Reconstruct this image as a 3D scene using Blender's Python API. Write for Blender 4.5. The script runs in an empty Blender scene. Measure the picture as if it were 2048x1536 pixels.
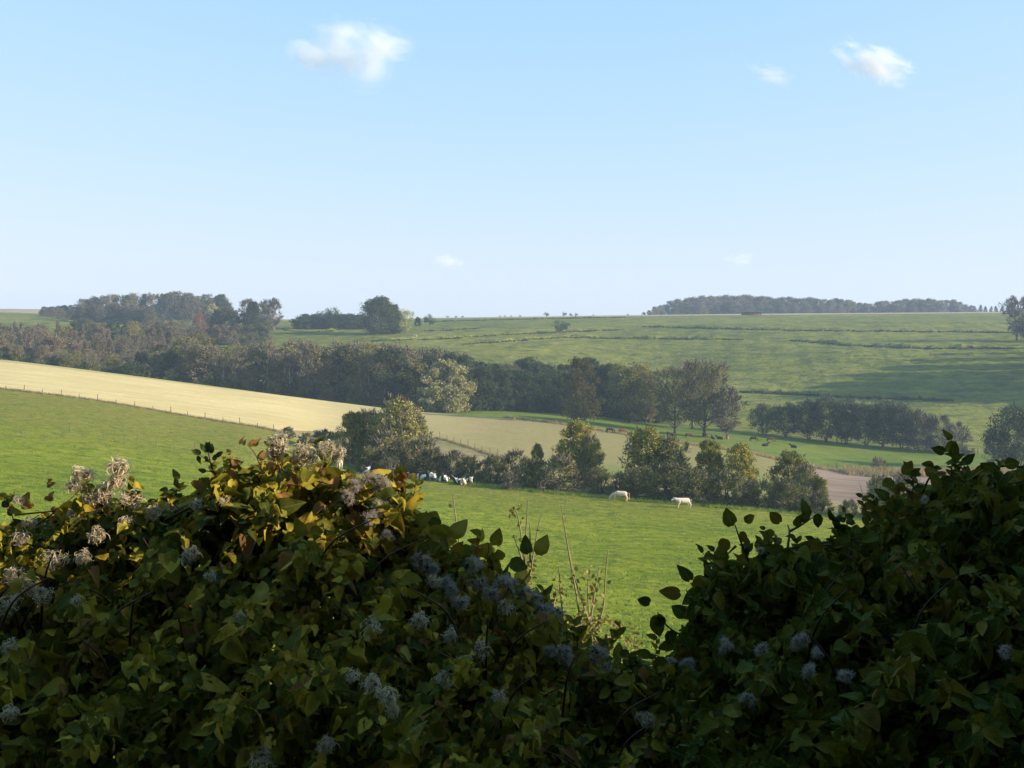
import bpy, math, random
import numpy as np
from mathutils import Vector, Matrix

# ------------------------------------------------------------------ camera, sky, sun, exposure
SC = bpy.context.scene
COL = SC.collection
F = 2147.0          # focal length in photo pixels (photo 2048 x 1536)
VH = 640.0          # photo row of the eye-level horizon
cam_d = bpy.data.cameras.new('camera')
cam = bpy.data.objects.new('camera', cam_d); COL.objects.link(cam)
cam_d.sensor_width = 36.0
cam_d.lens = 36.0 * F / 2048.0
cam_d.shift_y = -(768.0 - VH) / 2048.0
cam_d.clip_start = 0.1; cam_d.clip_end = 12000
cam.location = (0, 0, 0); cam.rotation_euler = (math.radians(90), 0, 0)
SC.camera = cam

SUN_EL, SUN_AZ = 19.0, -8.0      # elevation; degrees ahead of due right
s_dir = Vector((math.cos(math.radians(SUN_EL)) * math.cos(math.radians(SUN_AZ)),
                math.cos(math.radians(SUN_EL)) * math.sin(math.radians(SUN_AZ)),
                math.sin(math.radians(SUN_EL))))
W = bpy.data.worlds.new('World'); SC.world = W; W.use_nodes = True
wn = W.node_tree; bg = wn.nodes['Background']
sky = wn.nodes.new('ShaderNodeTexSky'); sky.sky_type = 'NISHITA'; sky.sun_disc = False
sky.sun_elevation = math.radians(SUN_EL); sky.sun_rotation = math.radians(90 - SUN_AZ)
sky.air_density = 1.0; sky.dust_density = 0.3; sky.ozone_density = 3.6; sky.altitude = 100
# pale autumn sky: the bright band round the sun and the horizon is rolled off softly
def vmath(op, a, b):
    n = wn.nodes.new('ShaderNodeVectorMath'); n.operation = op
    for q, x in zip(n.inputs, (a, b)):
        if isinstance(x, tuple): q.default_value = x
        else: wn.links.new(x, q)
    return n.outputs[0]
roll = vmath('DIVIDE', sky.outputs[0], vmath('ADD', sky.outputs[0], (1.7, 1.0, 1.0)))
wn.links.new(vmath('MULTIPLY', roll, (3.35, 3.2, 3.85)), bg.inputs['Color']); bg.inputs['Strength'].default_value = 0.15
sun_d = bpy.data.lights.new('sun', 'SUN'); sun_d.energy = 4.4; sun_d.angle = math.radians(0.53)
sun_d.color = (1.0, 0.87, 0.68)
sun = bpy.data.objects.new('sun', sun_d); COL.objects.link(sun)
sun.rotation_euler = s_dir.to_track_quat('Z', 'Y').to_euler()
SC.view_settings.view_transform = 'Standard'; SC.view_settings.look = 'None'
SC.view_settings.gamma = 1.0; SC.view_settings.exposure = 1.15
SC.cycles.use_denoising = True
SC.cycles.volume_bounces = 2; SC.cycles.max_bounces = 8; SC.cycles.transparent_max_bounces = 8
SC.cycles.volume_max_steps = 128

rng = np.random.default_rng(7)
random.seed(7)

# ------------------------------------------------------------------ helpers
def tag(o, label=None, cat=None, group=None, kind=None):
    if label: o['label'] = label
    if cat: o['category'] = cat
    if group: o['group'] = group
    if kind: o['kind'] = kind
    return o

def empty(name, loc, rz=0.0, sc=1.0):
    o = bpy.data.objects.new(name, None); COL.objects.link(o)
    o.location = loc; o.rotation_euler = (0, 0, rz)
    o.scale = (sc, sc, sc) if not isinstance(sc, tuple) else sc
    o.empty_display_size = 0.3
    return o

class MB:
    """mesh buffer: triangles and quads, with material slots, one uv map"""
    def __init__(s): s.v = []; s.f3 = []; s.f4 = []; s.m3 = []; s.m4 = []; s.n = 0; s.uv = []
    def add(s, v, f, mi=0, uv=None):
        v = np.asarray(v, float).reshape(-1, 3); f = np.asarray(f, int)
        if len(f) == 0: return
        s.v.append(v)
        s.uv.append(uv if uv is not None else np.zeros((len(v), 2)))
        if f.shape[1] == 3: s.f3.append(f + s.n); s.m3.append(np.full(len(f), mi))
        else: s.f4.append(f + s.n); s.m4.append(np.full(len(f), mi))
        s.n += len(v)
    def mesh(s, name, mats, smooth=True):
        v = np.concatenate(s.v); uv = np.concatenate(s.uv)
        f3 = np.concatenate(s.f3) if s.f3 else np.zeros((0, 3), int)
        f4 = np.concatenate(s.f4) if s.f4 else np.zeros((0, 4), int)
        mi = np.concatenate([np.concatenate(s.m3) if s.m3 else np.zeros(0, int), np.concatenate(s.m4) if s.m4 else np.zeros(0, int)])
        me = bpy.data.meshes.new(name)
        me.vertices.add(len(v)); me.vertices.foreach_set('co', v.ravel().astype(np.float32))
        li = np.concatenate([f3.ravel(), f4.ravel()]).astype(np.int32)
        me.loops.add(len(li)); me.loops.foreach_set('vertex_index', li)
        tot = np.concatenate([np.full(len(f3), 3), np.full(len(f4), 4)]).astype(np.int32)
        st = np.concatenate([[0], np.cumsum(tot)[:-1]]).astype(np.int32)
        me.polygons.add(len(tot)); me.polygons.foreach_set('loop_start', st); me.polygons.foreach_set('loop_total', tot)
        for m in (mats if isinstance(mats, (list, tuple)) else [mats]): me.materials.append(m)
        me.polygons.foreach_set('material_index', mi.astype(np.int32))
        me.polygons.foreach_set('use_smooth', np.full(len(tot), smooth))
        l = me.uv_layers.new(name='uv'); l.data.foreach_set('uv', uv[li].ravel().astype(np.float32))
        me.update(calc_edges=True); me.validate()
        return me

def obj(name, me, parent=None, loc=None):
    o = bpy.data.objects.new(name, me); COL.objects.link(o)
    if parent is not None: o.parent = parent
    if loc is not None: o.location = loc
    return o

def tube(mb, pts, rad, n=6, mi=0, cap=True):
    P = np.asarray(pts, float); k = len(P)
    R = np.full(k, rad) if np.isscalar(rad) else np.asarray(rad, float)
    T = np.gradient(P, axis=0); T /= np.linalg.norm(T, axis=1)[:, None] + 1e-9
    ref = np.array([0.13, 0.27, 1.0]) if abs(T[0][2]) < 0.9 else np.array([1.0, 0.2, 0.1])
    A = np.cross(T, ref); A /= np.linalg.norm(A, axis=1)[:, None] + 1e-9
    B = np.cross(T, A)
    a = np.linspace(0, 2 * np.pi, n, endpoint=False)
    V = P[:, None, :] + R[:, None, None] * (A[:, None, :] * np.cos(a)[None, :, None] + B[:, None, :] * np.sin(a)[None, :, None])
    i = np.arange(k - 1)[:, None] * n; j = np.arange(n)[None, :]; j2 = (j + 1) % n
    f = np.stack([i + j, i + j2, i + n + j2, i + n + j], -1).reshape(-1, 4)
    mb.add(V.reshape(-1, 3), f, mi)
    if cap:
        c = np.vstack([V[-1], P[-1] + T[-1] * R[-1] * .6]); mb.add(c, [[q, (q + 1) % n, n] for q in range(n)], mi)

def box(mb, c, s, rz=0, mi=0):
    x, y, z = s[0] / 2, s[1] / 2, s[2] / 2
    v = np.array([[i * x, j * y, k * z] for i in (-1, 1) for j in (-1, 1) for k in (-1, 1)], float)
    ca, sa = math.cos(rz), math.sin(rz)
    v = v @ np.array([[ca, sa, 0], [-sa, ca, 0], [0, 0, 1]]) + np.array(c)
    mb.add(v, [[0, 1, 3, 2], [4, 6, 7, 5], [0, 4, 5, 1], [2, 3, 7, 6], [0, 2, 6, 4], [1, 5, 7, 3]], mi)

def unit(v): return v / (np.linalg.norm(v, axis=-1, keepdims=True) + 1e-9)

def cards(mb, C, size, up_bias=0.3, mi=0, r=None, stretch=1.0):
    """leaf-shaped quads at the points C"""
    r = r or rng; n = len(C)
    N = unit(r.normal(size=(n, 3)) + np.array([0, 0, up_bias]))
    D = unit(np.cross(N, r.normal(size=(n, 3)))); B = np.cross(N, D)
    L = (size * r.uniform(.6, 1.3, n))[:, None]; Wd = L * .36
    L = L * stretch
    V = np.stack([C - D * L * .5, C + B * Wd + N * L * .08, C + D * L * .5, C - B * Wd + N * L * .08], 1).reshape(-1, 3)
    mb.add(V, np.arange(n * 4).reshape(-1, 4), mi)

# ------------------------------------------------------------------ materials
def nodes(name):
    m = bpy.data.materials.new(name); m.use_nodes = True
    nt = m.node_tree; b = nt.nodes['Principled BSDF']; b.inputs['Roughness'].default_value = .9
    b.inputs['Specular IOR Level'].default_value = .15
    return m, nt, b
def N(nt, t, **kw):
    n = nt.nodes.new(t)
    for k, v in kw.items():
        if k in n.inputs: n.inputs[k].default_value = v
        else: setattr(n, k, v)
    return n
def ramp(nt, fac, cols, interp='LINEAR'):
    r = nt.nodes.new('ShaderNodeValToRGB'); r.color_ramp.interpolation = interp
    e = r.color_ramp.elements
    while len(e) < len(cols): e.new(.5)
    for q, (p, c) in zip(e, cols): q.position = p; q.color = (*c, 1)
    nt.links.new(fac, r.inputs[0]); return r.outputs[0]
def math_(nt, op, a, b=None, c=None):
    m = nt.nodes.new('ShaderNodeMath'); m.operation = op
    for i, x in enumerate((a, b, c)):
        if x is None: continue
        if isinstance(x, (int, float)): m.inputs[i].default_value = x
        else: nt.links.new(x, m.inputs[i])
    return m.outputs[0]
def mixc(nt, fac, a, b, mode='MIX'):
    m = nt.nodes.new('ShaderNodeMix'); m.data_type = 'RGBA'; m.blend_type = mode
    for s, x in ((m.inputs[0], fac), (m.inputs[6], a), (m.inputs[7], b)):
        if isinstance(x, (int, float)): s.default_value = x
        elif isinstance(x, tuple): s.default_value = (*x, 1)
        else: nt.links.new(x, s)
    return m.outputs[2]
def noise(nt, scale, detail=4, vec=None, rough=.6, stretch=None, dist=0.0):
    n = N(nt, 'ShaderNodeTexNoise', Scale=scale, Detail=detail, Roughness=rough, Distortion=dist)
    if vec is None:
        vec = nt.nodes.new('ShaderNodeNewGeometry').outputs['Position']
    if stretch:
        mp = nt.nodes.new('ShaderNodeMapping'); mp.inputs['Scale'].default_value = stretch[:3]
        if len(stretch) > 3: mp.inputs['Rotation'].default_value = (0, 0, stretch[3])
        nt.links.new(vec, mp.inputs[0]); vec = mp.outputs[0]
    nt.links.new(vec, n.inputs['Vector']); return n.outputs['Fac']
def bump(nt, b, h, dist, strength=1.0):
    n = N(nt, 'ShaderNodeBump', Strength=strength, Distance=dist)
    nt.links.new(h, n.inputs['Height']); nt.links.new(n.outputs[0], b.inputs['Normal'])

def leafmat(name, cols, scale=.35, transl=.42, var=.3, isl=.5, rough=.7):
    """foliage: tone from clump noise and per-leaf random, a value shift per tree"""
    m, nt, b = nodes(name)
    tc = nt.nodes.new('ShaderNodeTexCoord'); oi = nt.nodes.new('ShaderNodeObjectInfo')
    geo = nt.nodes.new('ShaderNodeNewGeometry')
    nz = noise(nt, scale, 3, tc.outputs['Object'])
    nz = math_(nt, 'MULTIPLY_ADD', nz, 2.0, -.5)
    a = math_(nt, 'MULTIPLY', nz, 1 - isl); c = math_(nt, 'MULTIPLY_ADD', geo.outputs['Random Per Island'], isl, a)
    k = len(cols); col = ramp(nt, c, [(.1 + .8 * i / max(1, k - 1), cc) for i, cc in enumerate(cols)])
    hs = nt.nodes.new('ShaderNodeHueSaturation'); nt.links.new(col, hs.inputs['Color'])
    nt.links.new(math_(nt, 'MULTIPLY_ADD', oi.outputs['Random'], var * 2, 1 - var), hs.inputs['Value'])
    nt.links.new(math_(nt, 'MULTIPLY_ADD', oi.outputs['Random'], -.03, .515), hs.inputs['Hue'])
    nt.links.new(hs.outputs[0], b.inputs['Base Color']); b.inputs['Roughness'].default_value = rough
    t = nt.nodes.new('ShaderNodeBsdfTranslucent'); nt.links.new(hs.outputs[0], t.inputs[0])
    mx = nt.nodes.new('ShaderNodeMixShader'); mx.inputs[0].default_value = transl
    nt.links.new(b.outputs[0], mx.inputs[1]); nt.links.new(t.outputs[0], mx.inputs[2])
    nt.links.new(mx.outputs[0], nt.nodes['Material Output'].inputs[0])
    return m

def barkmat(name, c1, c2, sc=3.0):
    m, nt, b = nodes(name)
    tc = nt.nodes.new('ShaderNodeTexCoord')
    nt.links.new(ramp(nt, noise(nt, sc, 5, tc.outputs['Object'], stretch=(1, 1, .25)), [(.35, c1), (.65, c2)]), b.inputs['Base Color'])
    return m

def groundmat(name, cols, big=.02, mid=.35, fine=3.0, bd=.06, stretch=None, extra=None):
    m, nt, b = nodes(name)
    n1 = noise(nt, big, 3); n2 = noise(nt, mid, 5, stretch=stretch); n3 = noise(nt, fine, 4, stretch=stretch)
    s = math_(nt, 'ADD', math_(nt, 'MULTIPLY', n1, .40), math_(nt, 'ADD', math_(nt, 'MULTIPLY', n2, .40), math_(nt, 'MULTIPLY', n3, .20)))
    k = len(cols); col = ramp(nt, s, [(.39 + .22 * i / max(1, k - 1), c) for i, c in enumerate(cols)])
    if extra: col = extra(nt, col)
    nt.links.new(col, b.inputs['Base Color'])
    bump(nt, b, math_(nt, 'ADD', n2, math_(nt, 'MULTIPLY', n3, .5)), bd)
    b.inputs['Specular IOR Level'].default_value = .05
    return m

def pos_mask(nt, axis, a, b_, nscale=.03, amp=20):
    """0..1 ramp along a world axis with a noisy edge"""
    g = nt.nodes.new('ShaderNodeNewGeometry'); sp = nt.nodes.new('ShaderNodeSeparateXYZ'); nt.links.new(g.outputs['Position'], sp.inputs[0])
    v = math_(nt, 'MULTIPLY_ADD', noise(nt, nscale, 3), amp, sp.outputs[axis])
    mr = N(nt, 'ShaderNodeMapRange'); nt.links.new(v, mr.inputs[0]); mr.inputs[1].default_value = a + amp / 2; mr.inputs[2].default_value = b_ + amp / 2
    return mr.outputs[0]

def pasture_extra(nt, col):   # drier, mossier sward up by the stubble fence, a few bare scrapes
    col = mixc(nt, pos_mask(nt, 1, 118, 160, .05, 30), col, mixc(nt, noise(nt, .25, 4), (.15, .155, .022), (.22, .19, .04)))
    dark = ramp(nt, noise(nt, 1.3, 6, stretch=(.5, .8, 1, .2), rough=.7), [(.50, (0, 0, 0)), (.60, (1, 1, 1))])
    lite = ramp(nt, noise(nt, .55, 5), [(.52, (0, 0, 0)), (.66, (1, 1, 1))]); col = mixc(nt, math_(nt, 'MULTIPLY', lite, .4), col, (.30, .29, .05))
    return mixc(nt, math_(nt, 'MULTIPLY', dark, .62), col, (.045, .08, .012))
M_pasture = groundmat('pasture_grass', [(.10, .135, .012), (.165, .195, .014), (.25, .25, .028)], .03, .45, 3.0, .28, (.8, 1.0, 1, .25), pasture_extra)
M_verge = groundmat('rough_verge', [(.16, .17, .05), (.26, .21, .10), (.34, .26, .14)], .1, .8, 4, .25)
def stub_extra(nt, col):
    g = pos_mask(nt, 0, -62, -5, .02, 22)
    col = mixc(nt, math_(nt, 'MULTIPLY', g, .92), col, mixc(nt, noise(nt, .05, 4), (.19, .165, .055), (.25, .19, .085)))
    g2 = pos_mask(nt, 0, 0, 45, .03, 26)
    col = mixc(nt, math_(nt, 'MULTIPLY', g2, .65), col, mixc(nt, noise(nt, .08, 4), (.15, .16, .045), (.22, .19, .07)))
    sp = ramp(nt, noise(nt, .7, 5, rough=.75), [(.42, (0, 0, 0)), (.60, (1, 1, 1))])
    col = mixc(nt, math_(nt, 'MULTIPLY', math_(nt, 'MULTIPLY', sp, .35), math_(nt, 'SUBTRACT', 1.0, g2)), col, mixc(nt, noise(nt, .06, 3), (.42, .31, .15), (.40, .38, .16)))
    y = pos_mask(nt, 1, 312, 318, .03, 6)
    col = mixc(nt, math_(nt, 'MULTIPLY', y, .75), col, (.30, .27, .085))
    st = ramp(nt, noise(nt, .35, 5, stretch=(.05, 1.0, 1, -.08)), [(.42, (0, 0, 0)), (.62, (1, 1, 1))])
    col = mixc(nt, math_(nt, 'MULTIPLY', math_(nt, 'MULTIPLY', st, .4), math_(nt, 'SUBTRACT', 1.0, g)), col, (.42, .33, .15))
    grn = math_(nt, 'MULTIPLY', pos_mask(nt, 1, 202, 188, .03, 14), .6)
    return mixc(nt, math_(nt, 'MULTIPLY', grn, g), col, (.13, .19, .04))
M_stubble = groundmat('stubble_straw', [(.46, .36, .16), (.60, .47, .22), (.68, .55, .29)], .02, .3, 2.5, .06, (.25, 2.0, 1, -.1), stub_extra)
M_plough = groundmat('ploughed_soil', [(.17, .12, .085), (.23, .165, .12), (.29, .21, .155)], .04, .3, 2.5, .2, (.2, 1.0, 1, .1))
def meadow_extra(nt, col):
    return mixc(nt, math_(nt, 'MULTIPLY', ramp(nt, noise(nt, .12, 4), [(.5, (0, 0, 0)), (.7, (1, 1, 1))]), .4), col, (.16, .20, .05))
M_meadow = groundmat('meadow_grass', [(.07, .11, .014), (.11, .145, .018), (.16, .175, .03)], .03, .3, 2.0, .15, None, meadow_extra)
def hill_extra(nt, col):
    t = ramp(nt, noise(nt, .16, 6, rough=.7, stretch=(.6, .9, 1)), [(.50, (0, 0, 0)), (.62, (1, 1, 1))])
    col = mixc(nt, math_(nt, 'MULTIPLY', t, .6), col, (.045, .06, .02))
    q = ramp(nt, noise(nt, .5, 5, rough=.65, stretch=(.06, .55, 1)), [(.52, (0, 0, 0)), (.60, (1, 1, 1))])
    col = mixc(nt, math_(nt, 'MULTIPLY', q, .45), col, (.05, .06, .022))
    p = ramp(nt, noise(nt, .22, 5, rough=.7, stretch=(.9, .6, 1)), [(.56, (0, 0, 0)), (.68, (1, 1, 1))])
    return mixc(nt, math_(nt, 'MULTIPLY', p, .45), col, (.24, .21, .10))
M_hill = groundmat('hill_grass', [(.09, .105, .016), (.16, .165, .025), (.22, .21, .04)], .012, .08, .4, 1.2, None, hill_extra)
M_fallow = groundmat('fallow_soil', [(.26, .20, .13), (.34, .25, .17), (.36, .30, .18)], .01, .1, 1.0, .1)
M_bankgrass = leafmat('bank_tussock', [(.20, .17, .07), (.34, .26, .13), (.42, .33, .18)], 1.0, .3)
M_tuft = leafmat('grass_blade', [(.10, .18, .02), (.15, .24, .03), (.24, .28, .06)], .6, .35)

LM = dict(
    oak=leafmat('oak_leaves', [(0.032, 0.049, 0.017), (0.058, 0.076, 0.025), (0.109, 0.103, 0.037)], .35),
    dark=leafmat('dark_leaves', [(0.033, 0.054, 0.027), (0.059, 0.081, 0.034), (0.098, 0.110, 0.045)], .35),
    grey=leafmat('grey_twig_leaves', [(0.129, 0.113, 0.068), (0.198, 0.170, 0.094), (0.296, 0.235, 0.135)], .4, .3),
    olive=leafmat('olive_leaves', [(0.103, 0.108, 0.031), (0.195, 0.186, 0.053), (0.369, 0.293, 0.079)], .35),
    russet=leafmat('russet_leaves', [(.12, .09, .055), (.21, .155, .09), (.32, .24, .14)], .5, .35),
    willow=leafmat('willow_leaves', [(0.238, 0.226, 0.102), (0.416, 0.377, 0.170), (0.594, 0.509, 0.238)], .5, .3),
    yellow=leafmat('yellow_leaves', [(.13, .12, .03), (.25, .20, .05), (.38, .29, .07)], .5, .4),
    red=leafmat('red_leaves', [(0.194, 0.066, 0.042), (0.332, 0.106, 0.059), (0.388, 0.158, 0.084)], .5),
    amber=leafmat('amber_leaves', [(.055, .062, .02), (.11, .10, .028), (.24, .15, .04)], .25),
    ivy=leafmat('ivy_leaves', [(0.067, 0.091, 0.019), (0.194, 0.203, 0.037), (0.579, 0.459, 0.083)], .45, .3),
    scrub=leafmat('scrub_leaves', [(0.155, 0.178, 0.050), (0.310, 0.310, 0.085), (0.558, 0.496, 0.139)], .5, .35),
    bramble=leafmat('bramble_leaves', [(0.056, 0.083, 0.022), (0.136, 0.152, 0.040), (0.304, 0.240, 0.072)], .6, .3),
    far=leafmat('far_wood_leaves', [(0.102, 0.089, 0.059), (0.162, 0.138, 0.088), (0.256, 0.194, 0.124)], .3),
)
B_dark = barkmat('dark_bark', (.04, .034, .026), (.09, .075, .055))
B_grey = barkmat('grey_bark', (.12, .10, .08), (.22, .19, .15))
B_twig = barkmat('brown_twigs', (.08, .068, .05), (.16, .13, .095))
B_pale = barkmat('birch_bark', (.30, .26, .21), (.50, .46, .40))

# ------------------------------------------------------------------ terrain
UT = np.arange(-1600, 3660, 8.0)           # table columns (photo x)
def line(pts, z=False):
    """pts: (photo x, photo row, distance) -> smoothed distance and height along the columns"""
    p = np.array(pts, float)
    y = np.interp(UT, p[:, 0], p[:, 2])
    k = np.exp(-.5 * (np.arange(-12, 13) / 4.5) ** 2); k /= k.sum()
    y = np.convolve(np.pad(y, 12, mode='edge'), k, 'valid')
    v = np.interp(UT, p[:, 0], p[:, 1]); v = np.convolve(np.pad(v, 12, mode='edge'), k, 'valid')
    zz = v if z else -(v - VH) / F * y
    return y, zz
L = [
 line([(0, -1.75, 1.5), (10, -1.75, 1.5)], True),
 line([(0, -2.9, 6), (10, -2.9, 6)], True),
 line([(-1600, -9.0, 30), (0, -8.6, 30), (1024, -10.3, 30), (2048, -11.0, 30), (3600, -11, 30)], True),
 line([(-1600, -9, 80), (0, -13.9, 80), (500, -15.6, 80), (1024, -18.3, 80), (2048, -20.3, 80), (3600, -21, 80)], True),
 # A: far edge of the pasture
 line([(-1600, 690, 212), (0, 778, 215), (200, 803, 212), (400, 838, 207), (560, 862, 200), (640, 900, 185), (700, 940, 168), (850, 958, 160), (1000, 975, 156), (1150, 990, 152), (1300, 1004, 148), (1500, 1018, 146), (1700, 1038, 144), (1900, 1052, 142), (2100, 1065, 140), (3600, 1040, 140)]),
 # B: near edge of the stubble and the ploughed ground
 line([(-1600, 688, 215), (0, 777, 218), (200, 802, 215), (400, 837, 210), (540, 859, 205), (570, 861, 212), (620, 862, 228), (700, 864, 240), (800, 866, 238), (870, 872, 230), (940, 895, 210), (1000, 917, 193), (1150, 950, 176), (1300, 968, 170), (1500, 985, 167), (1700, 1005, 165), (2100, 1025, 162), (3600, 1000, 160)]),
 # C: far edge of the stubble, near edge of the cattle meadow
 line([(-1600, 640, 330), (0, 718, 330), (240, 748, 325), (560, 790, 318), (700, 808, 312), (840, 825, 305), (1000, 834, 300), (1120, 848, 290), (1290, 876, 268), (1500, 906, 250), (1620, 935, 235), (1720, 950, 228), (2048, 950, 235), (3600, 930, 240)]),
 # D: foot of the tree belt, far edge of the meadow
 line([(-1600, 655, 346), (0, 731, 346), (240, 761, 342), (560, 802, 338), (840, 829, 325), (940, 820, 328), (1100, 826, 342), (1200, 833, 345), (1330, 850, 340), (1450, 856, 335), (1510, 866, 330), (1700, 887, 320), (1940, 906, 308), (2100, 912, 305), (3600, 900, 300)]),
 line([(-1600, 660, 420), (0, 715, 420), (300, 735, 420), (600, 770, 410), (900, 800, 405), (1200, 815, 405), (1500, 812, 400), (1700, 806, 400), (2048, 802, 400), (2120, 785, 400), (2250, 715, 400), (3600, 700, 400)]),
 line([(-1600, 650, 500), (0, 685, 500), (300, 690, 500), (550, 700, 500), (800, 708, 490), (1100, 738, 480), (1300, 761, 475), (1500, 750, 468), (1700, 735, 465), (2048, 724, 460), (2250, 695, 460), (3600, 680, 460)]),
 line([(-1600, 640, 620), (0, 655, 620), (130, 660, 600), (300, 665, 600), (550, 676, 580), (800, 677, 570), (1100, 686, 560), (1300, 699, 560), (1500, 692, 560), (1800, 680, 560), (2100, 674, 560), (3600, 660, 560)]),
 line([(-1600, 630, 760), (0, 632, 760), (300, 645, 720), (550, 651, 700), (800, 652, 690), (1100, 654, 680), (1500, 648, 680), (2100, 644, 680), (3600, 640, 680)]),
 line([(-1600, 622, 900), (0, 624, 900), (130, 629, 880), (450, 637, 860), (560, 641, 820), (700, 641, 800), (850, 637.5, 800), (1100, 634.5, 800), (1400, 631, 800), (1700, 628.5, 800), (2100, 625, 800), (3600, 622, 800)]),
 line([(-1600, 618, 1050), (0, 617.5, 1050), (130, 619, 1000), (300, 632, 980), (560, 638.5, 900), (700, 639, 900), (850, 636, 900), (1100, 632.5, 900), (1400, 628.5, 920), (1700, 626, 920), (2100, 623, 920), (3600, 620, 920)]),
 line([(-1600, 620, 1250), (0, 620, 1250), (560, 641, 1250), (1100, 636, 1250), (1700, 629, 1250), (2100, 626, 1250), (3600, 622, 1250)]),
 line([(-1600, 640, 2000), (0, 642, 2000), (2100, 642, 2000), (3600, 640, 2000)]),
]
LY = np.array([l[0] for l in L]); LZ = np.array([l[1] for l in L])   # (lines, columns)
YG = np.concatenate([np.arange(1.5, 60, .5), np.arange(60, 1000, 1.0), np.arange(1000, 2001, 10.0)])
def pchip(x, y, xi):
    h = np.diff(x); d = np.diff(y) / h; m = np.zeros_like(y)
    m[0], m[-1] = d[0], d[-1]
    for k in range(1, len(x) - 1):
        if d[k - 1] * d[k] > 0:
            w1, w2 = 2 * h[k] + h[k - 1], h[k] + 2 * h[k - 1]; m[k] = (w1 + w2) / (w1 / d[k - 1] + w2 / d[k])
    i = np.clip(np.searchsorted(x, xi) - 1, 0, len(h) - 1); t = (xi - x[i]) / h[i]
    return ((1 + 2 * t) * (1 - t) ** 2 * y[i] + t * (1 - t) ** 2 * h[i] * m[i] + t * t * (3 - 2 * t) * y[i + 1] + t * t * (t - 1) * h[i] * m[i + 1])
TZ = np.array([pchip(LY[:, c], LZ[:, c], YG) for c in range(len(UT))])   # (columns, distances)

def table_z(u, y):
    u = np.asarray(u, float); y = np.asarray(y, float)
    fu = np.clip((u - UT[0]) / 8.0, 0, len(UT) - 1.001); i = fu.astype(int); a = fu - i
    fy = np.interp(y, YG, np.arange(len(YG))); j = np.clip(fy.astype(int), 0, len(YG) - 2); b = fy - j
    return (TZ[i, j] * (1 - a) + TZ[i + 1, j] * a) * (1 - b) + (TZ[i, j + 1] * (1 - a) + TZ[i + 1, j + 1] * a) * b
def hit(u, v, ymin=20.0):
    """distance of the ground seen at photo pixel (u, v), at or beyond ymin"""
    ys = np.linspace(ymin, 1000, 4000); r = VH - F * table_z(np.full(4000, u), ys) / ys
    k = np.argmax(r <= v); return float(ys[k])
# terrace banks across the far hillside (lynchets): real steps in the ground
banks = [([(548, 655), (575, 661), (610, 666), (660, 663), (705, 655)], 1.1, 500), ([(735, 683), (900, 678), (1000, 671), (1100, 666), (1245, 660)], 1.3, 480),
         ([(925, 690), (1030, 682), (1120, 676), (1200, 677), (1485, 680)], 1.5, 480), ([(1285, 654), (1400, 657), (1600, 662), (2030, 666)], 1.3, 500),
         ([(1580, 681), (1700, 692), (1850, 698), (2030, 697)], 1.6, 480), ([(1480, 784), (1590, 789), (1700, 796), (1905, 802)], 1.0, 380),
         ([(845, 663), (900, 661), (960, 657)], 1.0, 500), ([(850, 644), (1000, 640), (1250, 635)], 1.0, 600), ([(1500, 643), (1800, 647), (2040, 648)], .7, 600),
         ([(1640, 706), (1800, 712), (2000, 712)], .5, 480), ([(1660, 722), (1800, 726), (2040, 728)], .4, 460), ([(1760, 752), (1900, 760), (2040, 764)], .4, 440),
         ([(150, 640), (420, 648)], .8, 560)]
dz = np.zeros_like(TZ)
for pts, h, ymin in banks:
    p = np.array(pts, float)
    for c, u in enumerate(UT):
        if u < p[0, 0] or u > p[-1, 0]: continue
        v = np.interp(u, p[:, 0], p[:, 1]); y0 = hit(u, v, ymin) + .8 * math.sin(u * .11) + .6 * math.sin(u * .31)
        w = min(1, (u - p[0, 0]) / 40, (p[-1, 0] - u) / 40) * h * (1 + .25 * math.sin(u * .05) + .2 * math.sin(u * .23))
        d = YG - y0
        dz[c] += 1.1 * w * np.clip(d / 1.6, 0, 1) * np.exp(-np.clip(d - 1.6, 0, None) / 9.0)
TZ += dz

def gz(x, y):
    x = np.asarray(x, float); y = np.asarray(y, float); yc = np.maximum(y, 1.5)
    return table_z(1024 + F * np.clip(x / yc, -1.2, 1.2), yc)
def at(u, y):      # world point on the ground in column u at distance y
    x = (u - 1024) / F * y
    return Vector((x, y, float(gz(x, y))))

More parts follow.
